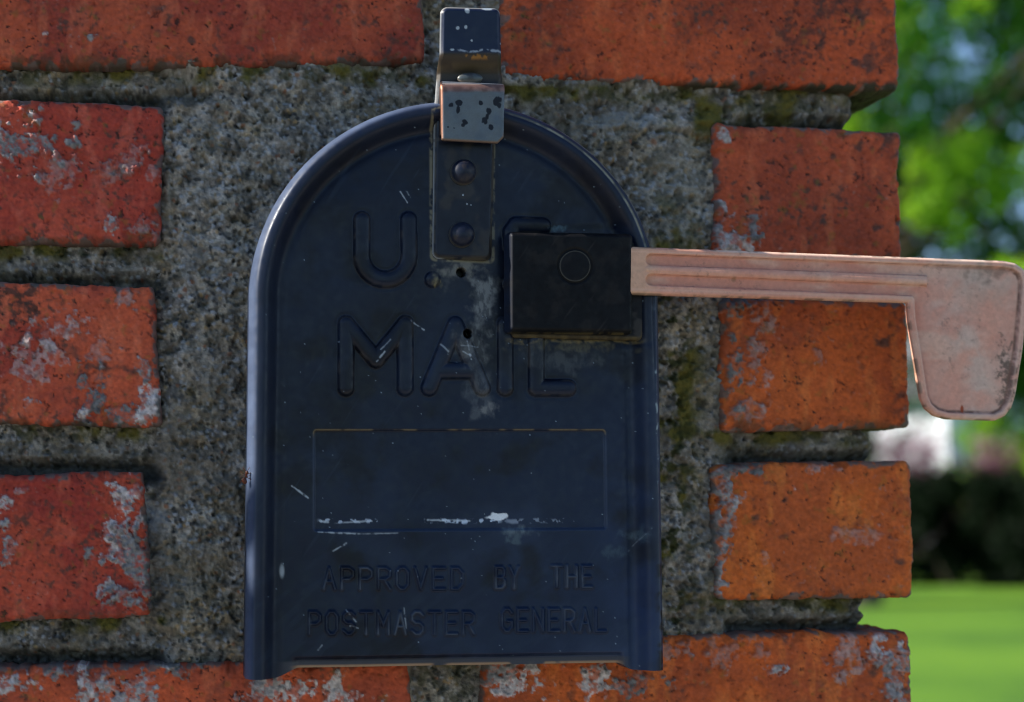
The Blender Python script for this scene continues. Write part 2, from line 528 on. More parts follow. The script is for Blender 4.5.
pillar = empty('brick_pillar', (0, 0.19, 0), 'weathered red brick pillar with rough grey mortar holding the dark mailbox', 'pillar')
XL, XR = P(-45, 351, 0)[0], P(905, 351, 0)[0]
PD = 0.40                                             # pillar depth
rowz = {}
for k, (a, b) in {'T': (-70, 62), '2': (100, 242), '3': (282, 426), '4': (473, 620), '5': (664, 805)}.items():
    rowz[k] = (P(100, b, 0)[2], P(100, a, 0)[2])
parts = []
for i, key in enumerate(BRICKS):
    q = BRICKS[key]
    us = [p[0] for p in q]; vs = [p[1] for p in q]
    bb = (min(us) - 8, min(vs) - 8, max(us) + 8, max(vs) + 8)
    back = 0.095 if key in ('T1', 'T2', 'L5', 'R5') else 0.19
    parts.append(slab(brick_sdf(key, i + 1), bb, 1.25, 0.0, brick_height(key, i + 1), back, brick_color(key, i + 1),
                      skirt=44, wob=.0020, cap=False, skirtcol=brick_skirt, sid=i))
reds = [(.34, .055, .026), (.40, .075, .022), (.30, .045, .025), (.37, .065, .03)]
pitch = (rowz['2'][0] - rowz['4'][0]) / 2; bh = pitch * 0.77


def rest_row(z0, z1, k, front):
    r = .003
    c = lambda: random.choice(reds)
    W = XR - XL; g = .012
    out = []
    sid = k * 20
    if front:
        if k % 2 == 0:
            m = (XL + XR) / 2
            out += [(XL, m - g / 2, 0, .095), (m + g / 2, XR, 0, .095)]
        else:
            out += [(XL, XL + .085, 0, .19), (XL + .097, XL + .19, 0, .095), (XR - .19, XR - .097, 0, .095), (XR - .085, XR, 0, .19)]
    ys = [(.107, .295)] if k % 2 == 0 else [(.202, PD)]
    for (ya, yb) in ys:
        out += [(XL, XL + .09, ya, yb), (XR - .09, XR, ya, yb)]
    if k % 2 == 0:
        m = (XL + XR) / 2
        out += [(XL, m - g / 2, .307, PD), (m + g / 2, XR, .307, PD)]
    else:
        out += [(XL + .102, XR - .102, .31, PD)]
    for j, (xa, xb, ya, yb) in enumerate(out):
        parts.append(rbox(xa, xb, ya, yb, z0, z1, r, c(), 12, sid + j))


order = ['T', '2', '3', '4', '5']
for k, nm in enumerate(order):
    rest_row(*rowz[nm], k, False)
z = rowz['5'][0]; k = 5
while z - pitch > -0.03:
    z1 = z - (pitch - bh); z0 = z1 - bh
    rest_row(z0, z1, k, True); z = z0; k += 1
z = rowz['T'][1]; k = 7
for _ in range(3):
    z0 = z + (pitch - bh); z1 = z0 + bh
    rest_row(z0, z1, k, True); z = z1; k += 1
top_z = z
V, F, C = merge(parts)
quads('brickwork', V, F, M_brick, pillar, C)

# mortar -------------------------------------------------------------
MP = [(-38, -95), (850, -70), (850, 60), (860, 100), (862, 128), (870, 260), (872, 300), (868, 420), (880, 446), (880, 470),
      (876, 590), (870, 612), (880, 640), (884, 800), (-38, 815)]


def joint(u, v):
    w1 = (fbm(u, v, 40, 61, 3) - .5) * 22
    j = np.maximum(ss(176, 150, u + w1), ss(722, 752, u + w1))
    j = np.maximum(j, band(u, 424, 502, 7) * ss(72, 58, v + w1 * .4))
    j = np.maximum(j, band(u, 411, 486, 6) * ss(660, 672, v))
    j = np.maximum(j, ss(235, 180, u + w1) * band(v, 66, 96, 10) * .8)
    j = np.maximum(j, ss(540, 700, u) * band(v, 84, 112, 8) * .6)
    return np.clip(j, 0, 1)


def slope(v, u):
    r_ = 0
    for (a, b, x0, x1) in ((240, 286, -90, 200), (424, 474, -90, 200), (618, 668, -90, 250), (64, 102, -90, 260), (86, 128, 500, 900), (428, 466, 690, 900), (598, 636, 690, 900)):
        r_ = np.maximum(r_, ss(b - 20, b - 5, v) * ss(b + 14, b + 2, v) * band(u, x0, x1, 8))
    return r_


def mortar_height(u, v, d, h=None):
    j = joint(u, v)
    lump = (fbm(u, v, 75, 62, 4) - .5) * .0095 + (fbm(u, v, 20, 63, 4, .6) - .5) * .0050
    w1, w2, wi = worley(u + 5 * fbm(u, v, 9, 66), v + 4 * fbm(u, v, 9, 86), 4.6, 64)
    g = np.clip(.75 - w1, 0, 1) * (wi ** 2.5) * .0016 + (fbm(u, v, 6, 87, 3, .6) - .5) * .0019
    w1b, _, wib = worley(u + 3 * fbm(u, v, 5, 88), v, 2.7, 74)
    g = g + np.clip(.8 - w1b, 0, 1) * wib * .0008
    pit = -ss(.60, .75, fbm(u, v, 8, 65, 3)) * .0022
    trowel = (seg(u, v, 672, 120, 700, 112) < 0) * 0
    edge = -np.clip(10 - d, 0, 10) ** 2 * .00002
    # crack round the patch at upper right and ridges beside left joints
    patch = polyd(u, v, [(640, 135), (655, 128), (690, 130), (712, 140)])
    cr = -np.exp(-(patch / 2.2) ** 2) * .0025
    w0 = (fbm(u, v, 50, 67, 2) - .5) * 26
    crack2 = np.exp(-((u - 172 - w0 * .7) / 2.0) ** 2) * band(v, 120, 640, 20) * -.0015 * ss(.35, .6, fbm(u, v, 60, 68, 2))
    jd = .0055 + .007 * slope(v, u) + .003 * (fbm(u, v, 90, 69, 2) - .5)
    # the pointing slopes: it leans out towards the lower brick of each joint
    inb = ss(3, 15, np.maximum.reduce([poly_sdf(u, v, q_) for q_ in BRICKS.values()]))
    return -.003 - .016 * inb - j * jd * (1 - inb) + lump * (1 - .55 * j) + g + pit + edge + cr + crack2


def mortar_color(u, v, d, h):
    n = len(u)
    w1, w2, wi = worley(u + 5 * fbm(u, v, 9, 66), v + 4 * fbm(u, v, 9, 86), 4.6, 64)
    w1b, _, wib = worley(u + 3 * fbm(u, v, 5, 88), v, 2.7, 74)
    c = np.ones((n, 3)) * np.array((.185, .187, .178))
    c = c * (.55 + .9 * fbm(u, v, 60, 78, 5, .65))[:, None]
    c = mixc(c, (.27, .28, .29), ss(.52, .7, fbm(u, v, 38, 79, 5, .65)) * .8)
    c = mixc(c, (.20, .175, .125), ss(.5, .8, fbm(u, v, 30, 70, 4)) * .8)
    c = mixc(c, (.085, .085, .088), ss(.5, .76, fbm(u, v, 16, 71, 4)) * .6)
    c = c * np.array((1.20, 1.04, .91)) * (.66 + .58 * wib)[:, None] * (.66 + .9 * ss(.3, .7, fbm(u, v, 7, 89, 3, .6)))[:, None]
    gm = ss(.6, .3, w1)
    c = mixc(c, (.36, .37, .40), gm * (wi > .84) * .7)
    c = mixc(c, (.36, .24, .11), gm * ((wi > .74) & (wi <= .78)) * .7)
    c = mixc(c, (.25, .10, .05), gm * ((wi > .67) & (wi <= .69)) * .8)
    c = mixc(c, (.02, .022, .026), gm * (wi < .14) * .8)
    c = mixc(c, (.26, .24, .19), ss(0, .6, 1 - np.hypot((u - 680) / 40, (v - 185) / 60) + (fbm(u, v, 14, 90, 4) - .5) * 1.2) * .5 * (.4 + .6 * wib))
    c = mixc(c, (.165, .14, .11), ss(.40, .7, fbm(u, v, 45, 91, 4)) * .55)
    c = mixc(c, (.06, .052, .04), ss(.54, .74, fbm(u, v, 26, 92, 5, .6)) * .35)
    # moss
    moss = ss(.45, .70, fbm(u, v, 24, 72, 5))
    z = np.maximum(1.2 * ss(650, 662, u) * ss(720, 675, u) * ss(150, 300, v), ss(600, 700, u) * ss(40, 90, v) * ss(150, 120, v) * .8)
    z = np.maximum(z, band(v, 62, 84, 8) * band(u, 200, 440, 20) * .8)
    z = np.maximum(z, .08)
    up = 0
    for (y0, x0, x1) in ((244, -60, 165), (428, -60, 165), (622, -60, 165), (66, -60, 240), (433, 700, 900), (601, 640, 900), (88, 500, 900)):
        up = np.maximum(up, ss(y0 + 20, y0 + 3, v) * ss(y0 - 8, y0, v) * band(u, x0, x1, 6))
    z = np.maximum(z, up * .95)
    z = np.maximum(z, band(u, 411, 486, 8) * ss(655, 665, v) * .7)
    c = mixc(c, (.12, .10, .022), np.clip(moss * z * 1.3, 0, 1))
    c = mixc(c, (.04, .042, .012), ss(.5, .66, fbm(u, v, 10, 73, 4)) * z * .8)
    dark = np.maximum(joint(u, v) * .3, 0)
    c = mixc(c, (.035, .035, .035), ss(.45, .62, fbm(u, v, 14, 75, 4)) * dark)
    c = mixc(c, (.03, .034, .036), ss(.55, .95, slope(v, u) + (fbm(u, v, 14, 82, 3) - .5) * .5) * joint(u, v) * .8)  # shadow band at the foot of each joint, painted into the mortar colour
    # lime bloom beside the lower left brick
    c = mixc(c, (.30, .31, .33), ss(0, .3, 1 - np.hypot((u - 148) / 18, (v - 520) / 26) + (fbm(u, v, 12, 76) - .5) * 1.2) * .45)
    c = mixc(c, (.24, .25, .25), ss(0, .3, 1 - np.hypot((u - 620) / 60, (v - 118) / 9) + (fbm(u, v, 12, 77) - .5) * 1.2) * .5)
    return np.clip(c, .004, 1)


def mp_sdf(u, v):
    return poly_sdf(u, v, MP) + (fbm(u, v, 30, 80, 3) - .5) * 9 + (fbm(u, v, 7, 81, 2) - .5) * 4


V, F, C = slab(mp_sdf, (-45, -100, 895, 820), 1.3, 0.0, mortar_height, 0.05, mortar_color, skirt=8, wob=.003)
mort = [(V, F, C)]
zb = P(400, 800, 0)[2]; zt = P(400, -68, 0)[2]
for (za, zc, y0) in ((-.03, zb + .004, .012), (zt - .004, top_z, .012), (zb, zt, .045)):
    v_, f_ = boxq(XL + .012, XR - .018, y0, PD - .012, za, zc)
    mort.append((v_[f_.ravel()], np.arange(24).reshape(6, 4), np.ones((24, 3)) * .15))
V, F, C = merge(mort)
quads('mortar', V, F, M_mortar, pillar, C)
v_, f_ = boxq(XL - .03, XR + .03, -.03, PD + .03, top_z + .001, top_z + .06)
bm = bmesh.new()
vv = [bm.verts.new(p) for p in v_]
for f in f_: bm.faces.new([vv[i] for i in f])
bmesh.ops.bevel(bm, geom=bm.edges[:], offset=.006, segments=2, affect='EDGES')
me = bpy.data.meshes.new('cap_stone'); bm.to_mesh(me); bm.free()
me.materials.append(noisy('cast_stone', (.22, .21, .19), (.34, .33, .30), 30, .9, .001))
link(bpy.data.objects.new('cap_stone', me), pillar)

# ------------------------------------------------------------------ mailbox
Y0 = -0.024                                            # plane of the door's face
box = empty('mailbox', tuple(P(455, 660, -0.01)), 'dark blue metal mailbox with embossed MAIL lettering set into brick pillar', 'mailbox')
CXA, CYA, RX, RY = 454.2, 300.0, 204.8, 199.5


def door_sdf(u, v):
    xl = 249.5 - np.clip((v - 300) / 377, 0, 1.2) * 4.5
    xr = 659 + np.clip((v - 300) / 367, 0, 1.2) * 5.5
    side = np.minimum(u - xl, xr - u)
    x = (u - CXA) / RX; y = (v - CYA) / RY
    q = np.hypot(x, y)
    g = np.hypot(x / RX, y / RY) / np.maximum(q, 1e-6)
    arc = (1 - q) / np.maximum(g, 1e-6)
    d = np.where(v < CYA, arc, side)
    # bottom outline: feet at both sides
    bot = 668 - (u - 300) * .0155
    bot = bot + 10 * ss(300, 272, u) + 7 * ss(618, 634, u)
    return np.minimum(d, bot - v)


# stroke letters -------------------------------------------------------
def arcpts(cx, cy, rx, ry, a0, a1, n=14):
    return [(cx + rx * math.cos(rad(a)), cy + ry * math.sin(rad(a))) for a in np.linspace(a0, a1, n)]


BIG = [
    [(361.5, 220.5), (361.5, 256)] + arcpts(385, 256, 23.5, 24, 180, 0) + [(408, 220.5)],
    [(346, 388), (346, 324), (376, 360), (405, 324), (405, 388)],
    [(429, 388), (455, 325), (482, 388)], [(437, 371), (474, 371)],
    [(505, 325), (505, 388)],
    [(536, 325), (536, 388), (568, 388)],
    [(543, 226), (516, 225), (511, 232), (512, 246), (543, 258), (547, 272), (540, 284), (512, 284)],
]
G = {  # 0..1 wide, 0 top .. 1 bottom
    'A': [[(0, 1), (.5, 0), (1, 1)], [(.2, .65), (.8, .65)]],
    'P': [[(0, 1), (0, 0), (.65, 0), (1, .14), (1, .40), (.65, .54), (0, .54)]],
    'R': [[(0, 1), (0, 0), (.65, 0), (1, .14), (1, .40), (.65, .54), (0, .54)], [(.5, .54), (1, 1)]],
    'O': [[(.3, 0), (.7, 0), (1, .2), (1, .8), (.7, 1), (.3, 1), (0, .8), (0, .2), (.3, 0)]],
    'V': [[(0, 0), (.5, 1), (1, 0)]],
    'E': [[(1, 0), (0, 0), (0, 1), (1, 1)], [(0, .5), (.8, .5)]],
    'D': [[(0, 0), (0, 1), (.6, 1), (1, .75), (1, .25), (.6, 0), (0, 0)]],
    'B': [[(0, 0), (0, 1), (.7, 1), (1, .86), (1, .62), (.7, .5), (0, .5)], [(.7, .5), (.95, .38), (.95, .14), (.7, 0), (0, 0)]],
    'Y': [[(0, 0), (.5, .5), (1, 0)], [(.5, .5), (.5, 1)]],
    'T': [[(0, 0), (1, 0)], [(.5, 0), (.5, 1)]],
    'H': [[(0, 0), (0, 1)], [(1, 0), (1, 1)], [(0, .5), (1, .5)]],
    'S': [[(1, .15), (.7, 0), (.3, 0), (0, .15), (0, .36), (.3, .5), (.7, .5), (1, .64), (1, .85), (.7, 1), (.3, 1), (0, .85)]],
    'M': [[(0, 1), (0, 0), (.5, .6), (1, 0), (1, 1)]],
    'G': [[(1, .18), (.7, 0), (.3, 0), (0, .2), (0, .8), (.3, 1), (.7, 1), (1, .82), (1, .55), (.6, .55)]],
    'N': [[(0, 1), (0, 0), (1, 1), (1, 0)]],
    'L': [[(0, 0), (0, 1), (1, 1)]],
}
TXT = [('APPROVED', 320, 466, 568, 589), ('BY', 493, 521, 567, 588), ('THE', 549, 594, 566, 587),
       ('POSTMASTER', 306, 477, 612, 634), ('GENERAL', 499, 608, 609, 631)]


def small_strokes():
    out = []
    for (t, x0, x1, y0, y1) in TXT:
        n = len(t); adv = (x1 - x0) / n; wd = adv * .62
        for i, ch in enumerate(t):
            ox = x0 + i * adv + (adv - wd) / 2
            for pl in G[ch]:
                out.append([(ox + a * wd, y0 + b * (y1 - y0)) for a, b in pl])
    return out


SMALL = small_strokes()


def stroke_dist(u, v, lines, lim):
    D = np.full(u.shape, 99.0)
    for pl in lines:
        xs = [p[0] for p in pl]; ys = [p[1] for p in pl]
        m = (u > min(xs) - lim) & (u < max(xs) + lim) & (v > min(ys) - lim) & (v < max(ys) + lim)
        if not m.any(): continue
        D[m] = np.minimum(D[m], polyd(u[m], v[m], pl))
    return D


HOLES = [(461, 272.5, 4.6), (467, 334, 4.6)]
PX = 0.0004


def door_relief(u, v, d, h=None):
    # d: distance from the edge -> rolled rim, then a shallow valley, then the face
    s = door_side(u, v)
    crest = np.clip(s, 0, 60)
    rim = .0050 * np.sqrt(np.clip(1 - ((crest - 15) / 16.0) ** 2, 0, 1)) * ss(31, 14, crest)
    outer = -np.where(crest < 8, (8 - crest) ** 2 * .00006, 0)
    z = rim + outer - .0008 * np.exp(-((crest - 31) / 5) ** 2)
    # double crease on the right of the arch
    z += -.0006 * np.exp(-((crest - 9) / 1.3) ** 2) * ss(480, 520, u) * ss(430, 300, v)
    B = stroke_dist(u, v, BIG, 14)
    z += .0024 * np.sqrt(np.clip(1 - (B / 8.4) ** 2.5, 0, 1)) - .00012 * np.exp(-((B - 10) / 1.8) ** 2)
    pd = np.hypot(u - 432, v - 280)
    z += .0022 * np.sqrt(np.clip(1 - (pd / 8) ** 2, 0, 1))
    T = stroke_dist(u, v, SMALL, 6)
    z += .0010 * np.exp(-(T / 1.6) ** 2)
    # name panel, pressed in
    pan = poly_sdf(u, v, [(314, 430), (605, 430), (606, 529), (314, 531)], 3)
    z += -.0010 * ss(-1.2, 1.8, pan)
    # seat of the flag bracket
    z += -.0003 * ss(-4, 4, poly_sdf(u, v, [(500, 226), (652, 226), (652, 346), (500, 346)], 6))
    for (x, y, r) in HOLES:
        q = np.hypot(u - x, v - y)
        z += -.006 * ss(r + .5, r - .6, q)
    # dents and handling
    z += (fbm(u, v, 130, 101, 3) - .5) * .0030 * ss(20, 60, s)
    z += (fbm(u, v, 34, 102, 3) - .5) * .0004
    bot = 668 - (u - 300) * .0155
    z += -.0022 * ss(bot - 12, bot - 7, v) * ss(290, 300, u) * ss(626, 618, u)        # pressed lip at the bottom
    return z


def door_side(u, v):
    xl = 249.5 - np.clip((v - 300) / 377, 0, 1.2) * 4.5
    xr = 659 + np.clip((v - 300) / 367, 0, 1.2) * 5.5
    side = np.minimum(u - xl, xr - u)
    x = (u - CXA) / RX; y = (v - CYA) / RY
    q = np.hypot(x, y)
    g = np.hypot(x / RX, y / RY) / np.maximum(q, 1e-6)
    return np.maximum(np.where(v < CYA, (1 - q) / np.maximum(g, 1e-6), side), 0)


SCR = [  # scratches x0,y0,x1,y1,width,tone
    (292, 486, 308, 498, 1.0, .5), (333, 551, 347, 543, .8, .45), (411, 321, 424, 330, .8, .4), (400, 192, 407, 203, .6, .4), (406, 191, 410, 198, .5, .3),
    (320, 521, 328, 522, 1.2, .5), (336, 523, 372, 521, 1.0, .45), (428, 520, 470, 521, 1.1, .5), (318, 532, 362, 534, .7, .45), (362, 534, 398, 533, .6, .3),
    (376, 362, 384, 352, .8, .45), (380, 350, 390, 340, .5, .3), (440, 345, 447, 352, .8, .3), (466, 342, 470, 360, .8, .4), (462, 352, 474, 358, .8, .35), (460, 346, 478, 347, .5, .3),
    (628, 552, 648, 528, .4, .12),
    (346, 610, 356, 622, .9, .35), (404, 608, 406, 628, .9, .3), (350, 626, 358, 628, .9, .3), (318, 650, 322, 645, .7, .3),
]


def door_color(u, v, d, h):
    n = len(u)
    s = door_side(u, v)
    c = np.ones((n, 3)) * np.array((.0027, .0060, .0165))
    low = ss(250, 640, v) * ss(250, 640, u)
    c = mixc(c, (.0058, .0145, .040), low)
    c = mixc(c, (.018, .031, .064), ss(.42, .74, fbm(u, v, 70, 110, 5)) * (.12 + .8 * low))
    c = mixc(c, (.002, .003, .007), ss(.48, .70, fbm(u, v, 45, 111, 5)) * .8)
    c = mixc(c, (.018, .036, .095), ss(575, 655, u) * ss(330, 620, v) * ss(.3, .7, fbm(u, v, 30, 112, 5)) * .6)    # chalky paint, lower right
    c = mixc(c, (.012, .020, .048), ss(30, 4, s) * .4)
    c = mixc(c, (.085, .115, .19), ss(10, 3, s) * (.45 + .6 * fbm(u, v, 16, 148, 4)) * (1 - .75 * ss(470, 560, u)))  # worn rim, paler on the left where the sun highlight is painted in
    def blob(x, y, rx, ry, sc=12, sd=0, k=1.6):
        b_ = ss(-.1, .8, 1 - np.hypot((u - x) / rx, (v - y) / ry) + (fbm(u, v, sc, 120 + sd, 4) - .5) * k)
        return b_ * (.3 + .7 * ss(.3, .62, fbm(u * 1.5, v * .7, 5, 150 + sd, 4, .62)))
    dust = (.12, .115, .10)
    # lime drips below the latch
    c = mixc(c, dust, blob(460, 268, 28, 12, 7, 1) * .95)
    c = mixc(c, (.13, .135, .135), blob(484, 298, 15, 32, 9, 2) * 1.2)
    c = mixc(c, (.085, .088, .09), blob(470, 345, 20, 24, 8, 3) * 1.0)
    c = mixc(c, (.05, .055, .065), blob(480, 392, 18, 34, 10, 4) * 1.1)
    c = mixc(c, (.12, .12, .12), blob(488, 410, 10, 8, 5, 5) * 1.1)
    c = mixc(c, (.07, .075, .08), blob(448, 275, 12, 18, 6, 6) * .4)
    c = mixc(c, (.15, .13, .07), blob(436, 283, 6, 7, 4, 7) * .8)
    # dusty cobwebbed seam under the bracket
    tan = (.17, .125, .05)
    c = mixc(c, tan, ss(3.4, .6, np.abs(v - 341 - 1.5 * np.sin(u / 9) + (u - 500) * .004)) * band(u, 508, 640, 6) * ss(.3, .65, fbm(u, v, 5, 130, 3)) * .75)
    c = mixc(c, (.075, .065, .035), blob(570, 348, 66, 7, 8, 8, 2.0) * .7)
    c = mixc(c, (.05, .055, .06), blob(565, 360, 40, 14, 10, 9, 2.2) * .6)
    c = mixc(c, (.10, .16, .19), blob(560, 229, 12, 4, 5, 10) * .6)
    # strap seam dust
    c = mixc(c, (.16, .14, .09), ss(2.6, .6, np.abs(poly_sdf(u, v, [(431, 110), (494, 110), (493, 262), (431, 260)], 4))) * ss(.3, .55, fbm(u, v, 6, 131, 3)) * .8)
    # panel outline catches dirt
    pan = poly_sdf(u, v, [(314, 430), (605, 430), (606, 529), (314, 531)], 3)
    top = ss(440, 432, v)
    c = mixc(c, (.13, .10, .06), ss(1.2, .3, np.abs(pan + .3)) * (top * ss(.42, .58, fbm(u, v, 20, 132, 3)) * .8))
    c = mixc(c, (.035, .05, .085), ss(2.2, .4, np.abs(pan)) * (1 - top) * .5)
    # chipped line at the foot of the panel
    ch = ss(.56, .64, fbm(u, v, 4.2, 133, 3))
    c = mixc(c, (.38, .44, .54), ss(3.2, .6, np.abs(v - 521 - 3 * (fbm(u, v, 9, 153, 3) - .5))) * (band(u, 320, 378, 4) * .8 + band(u, 426, 500, 5) + band(u, 505, 575, 5) * .4) * ch)
    c = mixc(c, (.62, .64, .66), ss(0, .3, 1 - np.hypot((u - 498) / 11, (v - 517) / 4.5) + (fbm(u, v, 5, 134) - .5) * .9))
    c = mixc(c, (.10, .13, .15), blob(520, 531, 20, 6, 6, 12) * .8)
    c = mixc(c, (.07, .10, .12), blob(514, 538, 10, 8, 6, 13) * .6)
    c = mixc(c, (.25, .28, .30), ss(.3, 1, 1.35 - np.hypot((u - 282) / 3.2, (v - 571) / 9)))
    # wiped smears
    c = mixc(c, (.028, .045, .075), ss(.55, .68, fbm(u * .6 + v * .8, (v * .6 - u * .8) * .22, 9, 135, 4)) * ss(430, 640, v) * .12)
    c = mixc(c, (.05, .08, .10), blob(636, 535, 16, 9, 6, 14, 2) * .5)
    c = mixc(c, (.05, .08, .10), blob(618, 552, 16, 7, 6, 15, 2) * .4)
    # worn high edges of letters
    B = stroke_dist(u, v, BIG, 12)
    c = mixc(c, (.065, .055, .045), ss(.45, .7, fbm(u, v, 12, 136, 4)) * ss(1.8, .2, np.abs(B - 7.2)) * .4)
    T = stroke_dist(u, v, SMALL, 6)
    wear = ss(.45, .65, fbm(u, v, 26, 137, 3))
    c = mixc(c, (.045, .055, .075), ss(2.4, .3, T) * wear * .9)
    c = mixc(c, (.003, .004, .008), ss(1.2, .3, np.abs(T - 3.0)) * .3)
    for (a, b, e, f, wd, tn) in SCR:
        dd = seg(u, v, a, b, e, f)
        c = mixc(c, (.5, .55, .6), ss(wd + .4, wd * .2, dd + (fbm(u, v, 4, 138) - .5) * 1.2) * tn * 1.1 * ss(.25, .5, fbm(u, v, 5, 152, 3)))
    # fine hairline scratches and specks
    w1, _, wi = worley(u, v, 26, 139)
    c = mixc(c, (.30, .38, .45), (ss(.03, .014, w1) * (wi > .90)) * .6)
    w1, _, wi = worley(u, v, 11, 140)
    c = mixc(c, (.14, .17, .20), (ss(.07, .03, w1) * (wi > .90) * ss(.45, .6, fbm(u, v, 70, 151, 3))) * .9)
    hs = fbm(u * .8 + v * .5, (v * .8 - u * .5) * .06, 4, 141, 2)
    c = mixc(c, (.03, .045, .07), ss(.84, .9, hs) * .15)
    # rim: worn edge line at the right of the arch, pale fleck lower left
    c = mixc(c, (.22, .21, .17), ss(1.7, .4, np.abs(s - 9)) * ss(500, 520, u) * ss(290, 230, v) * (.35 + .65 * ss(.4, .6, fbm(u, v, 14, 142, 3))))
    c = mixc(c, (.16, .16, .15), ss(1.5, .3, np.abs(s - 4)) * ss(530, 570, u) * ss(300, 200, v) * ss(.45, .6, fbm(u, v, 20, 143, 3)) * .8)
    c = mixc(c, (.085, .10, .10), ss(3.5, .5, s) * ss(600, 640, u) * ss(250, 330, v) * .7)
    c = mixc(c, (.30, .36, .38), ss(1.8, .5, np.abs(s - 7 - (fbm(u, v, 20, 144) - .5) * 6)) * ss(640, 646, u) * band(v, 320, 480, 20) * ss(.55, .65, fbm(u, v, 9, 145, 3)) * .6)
    c = mixc(c, (.004, .005, .012), ss(.55, .68, fbm(u, v, 10, 146, 3)) * ss(14, 6, s) * ss(600, 640, u) * ss(480, 520, v))
    # folded bottom lip with bare metal and rust
    bot = 668 - (u - 300) * .0155
    e = ss(bot - 8, bot - 5, v) * ss(272, 292, u) * ss(634, 622, u)
    c = mixc(c, (.045, .043, .05), e * .9)
    c = mixc(c, (.30, .17, .09), ss(bot - 3.2, bot - 1.2, v) * ss(288, 302, u) * ss(626, 616, u) * ss(.28, .5, fbm(u, v, 16, 147, 3)))
    for (x, y, r) in HOLES:
        c = mixc(c, (.002, .002, .002), ss(r + .3, r - .4, np.hypot(u - x, v - y)))
    return np.clip(c, .001, 1)


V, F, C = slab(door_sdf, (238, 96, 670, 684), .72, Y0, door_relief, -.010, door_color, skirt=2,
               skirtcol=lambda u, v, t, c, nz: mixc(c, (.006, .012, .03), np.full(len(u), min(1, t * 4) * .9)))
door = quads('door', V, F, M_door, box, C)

# body: the arched sheet tunnel behind the door, running back into the masonry
def outline(n, inset):
    pts = [(247 + inset, 662 - inset)]
    for a in np.linspace(180, 360, n):
        pts.append((CXA + (RX - inset) * math.cos(rad(a)), CYA + (RY - inset) * math.sin(rad(a))))
    pts.append((661 - inset, 658 - inset))
    return pts


op = outline(64, 8)
us = np.array([p[0] for p in op]); vs = np.array([p[1] for p in op])
m = len(op)
P0 = P(us, vs, Y0)
rings = []
for y in (-.0185, -.006, .02, .30):
    q = P0.copy(); q[:, 1] = y; rings.append(q)
V = np.concatenate(rings)
F = []
for k in range(3):
    for i in range(m):
        j = (i + 1) % m
        F.append((k * m + i, k * m + j, (k + 1) * m + j, (k + 1) * m + i))
quads('body', V, F, M_body, box)

# latch: riveted strap with its upright thumb tab ----------------------
LP = [(437, 13), (496, 14), (498, 62), (502, 80), (495, 108), (491, 261), (432, 259), (434, 108), (436, 80), (437, 61)]


def latch_h(u, v, d):
    tab = .0052 * ss(76, 58, v) + .0016 * ss(58, 8, v)
    side = -.0002 * np.clip(4 - d, 0, 4) ** 2 * .4
    return tab + side + (fbm(u, v, 40, 201, 2) - .5) * .0006 + .0003 * ss(2, 4, d)


def latch_c(u, v, d, h):
    c = np.ones((len(u), 3)) * np.array((.0055, .0075, .015))
    c = mixc(c, (.005, .012, .036), ss(70, 50, v))
    c = mixc(c, (.022, .02, .02), ss(.5, .7, fbm(u, v, 20, 202, 4)) * ss(100, 120, v))
    c = mixc(c, (.06, .05, .035), ss(3.5, 1, d) * ss(.3, .5, fbm(u, v, 9, 203, 3)) * .8 * ss(100, 130, v))
    c = mixc(c, (.22, .23, .24), ss(1.6, .3, d) * ss(446, 438, u) * .9)  # sunlit left edge of the strap, painted as a pale line
    c = mixc(c, (.25, .24, .23), ss(2.0, .6, d) * ss(24, 14, v))
    # brown bend
    c = mixc(c, (.035, .026, .018), band(v, 58, 82, 3))
    c = mixc(c, (.09, .065, .035), band(v, 66, 72, 3) * ss(.3, .6, fbm(u, v, 14, 204, 3)) * .6)
    c = mixc(c, (.30, .13, .02), band(v, 59, 63.5, 1.6) * band(u, 460, 487, 3) * ss(.42, .6, fbm(u, v, 4, 205, 3)) * .7)
    c = mixc(c, (.22, .25, .30), ss(1.6, .3, np.abs(v - 56 - (fbm(u, v, 7, 206) - .5) * 4)) * ss(452, 458, u) * ss(.38, .5, fbm(u, v, 6, 207, 3)))
    for (x, y, rx, ry) in ((454, 34, 1.6, 1.6), (462, 33, 1.5, 2), (463, 17, 2.6, 3), (484, 15, 5, 2), (468, 46, 1, 1), (498, 48, 1.4, 1.4), (449, 55, 2, 1), (462, 196, 1, 1), (466, 205, .8, .8), (470, 206, .8, .8), (480, 140, .8, .8)):
        c = mixc(c, (.30, .34, .38), ss(1.15, .75, np.hypot((u - x) / rx, (v - y) / ry) + (fbm(u, v, 4, 208) - .5) * .9))
    c = mixc(c, (.05, .045, .04), (fbm(u * .1, v, 5, 209, 2) > .66) * band(v, 135, 150, 4) * .6)
    return c


YL = Y0 - .0008
V, F, C = slab(lambda u, v: poly_sdf(u, v, LP, 7), (428, 4, 506, 266), .7, YL, lambda u, v, d: latch_h(u, v, d) + .0018, Y0 + .0004,
               latch_c, skirt=1, cap=True)
# the free part of the strap is a thin sheet: carry its back face along with the front
bk = np.isclose(V[:, 1], Y0 + .0004, atol=1e-5)
zcut = P(460, 104, Y0)[2]
fr = bk & (V[:, 2] > zcut)
zz = V[fr, 2]
vpx = np.interp(zz, [P(460, y, Y0)[2] for y in (104, 80, 76, 70, 64, 58, 8)], [104, 80, 76, 70, 64, 58, 8])
V[fr, 1] = YL - (latch_h(np.full(len(zz), 465.), vpx, np.full(len(zz), 9.)) + .0018) + .0014
latch = quads('latch', V, F, M_door, box, C)


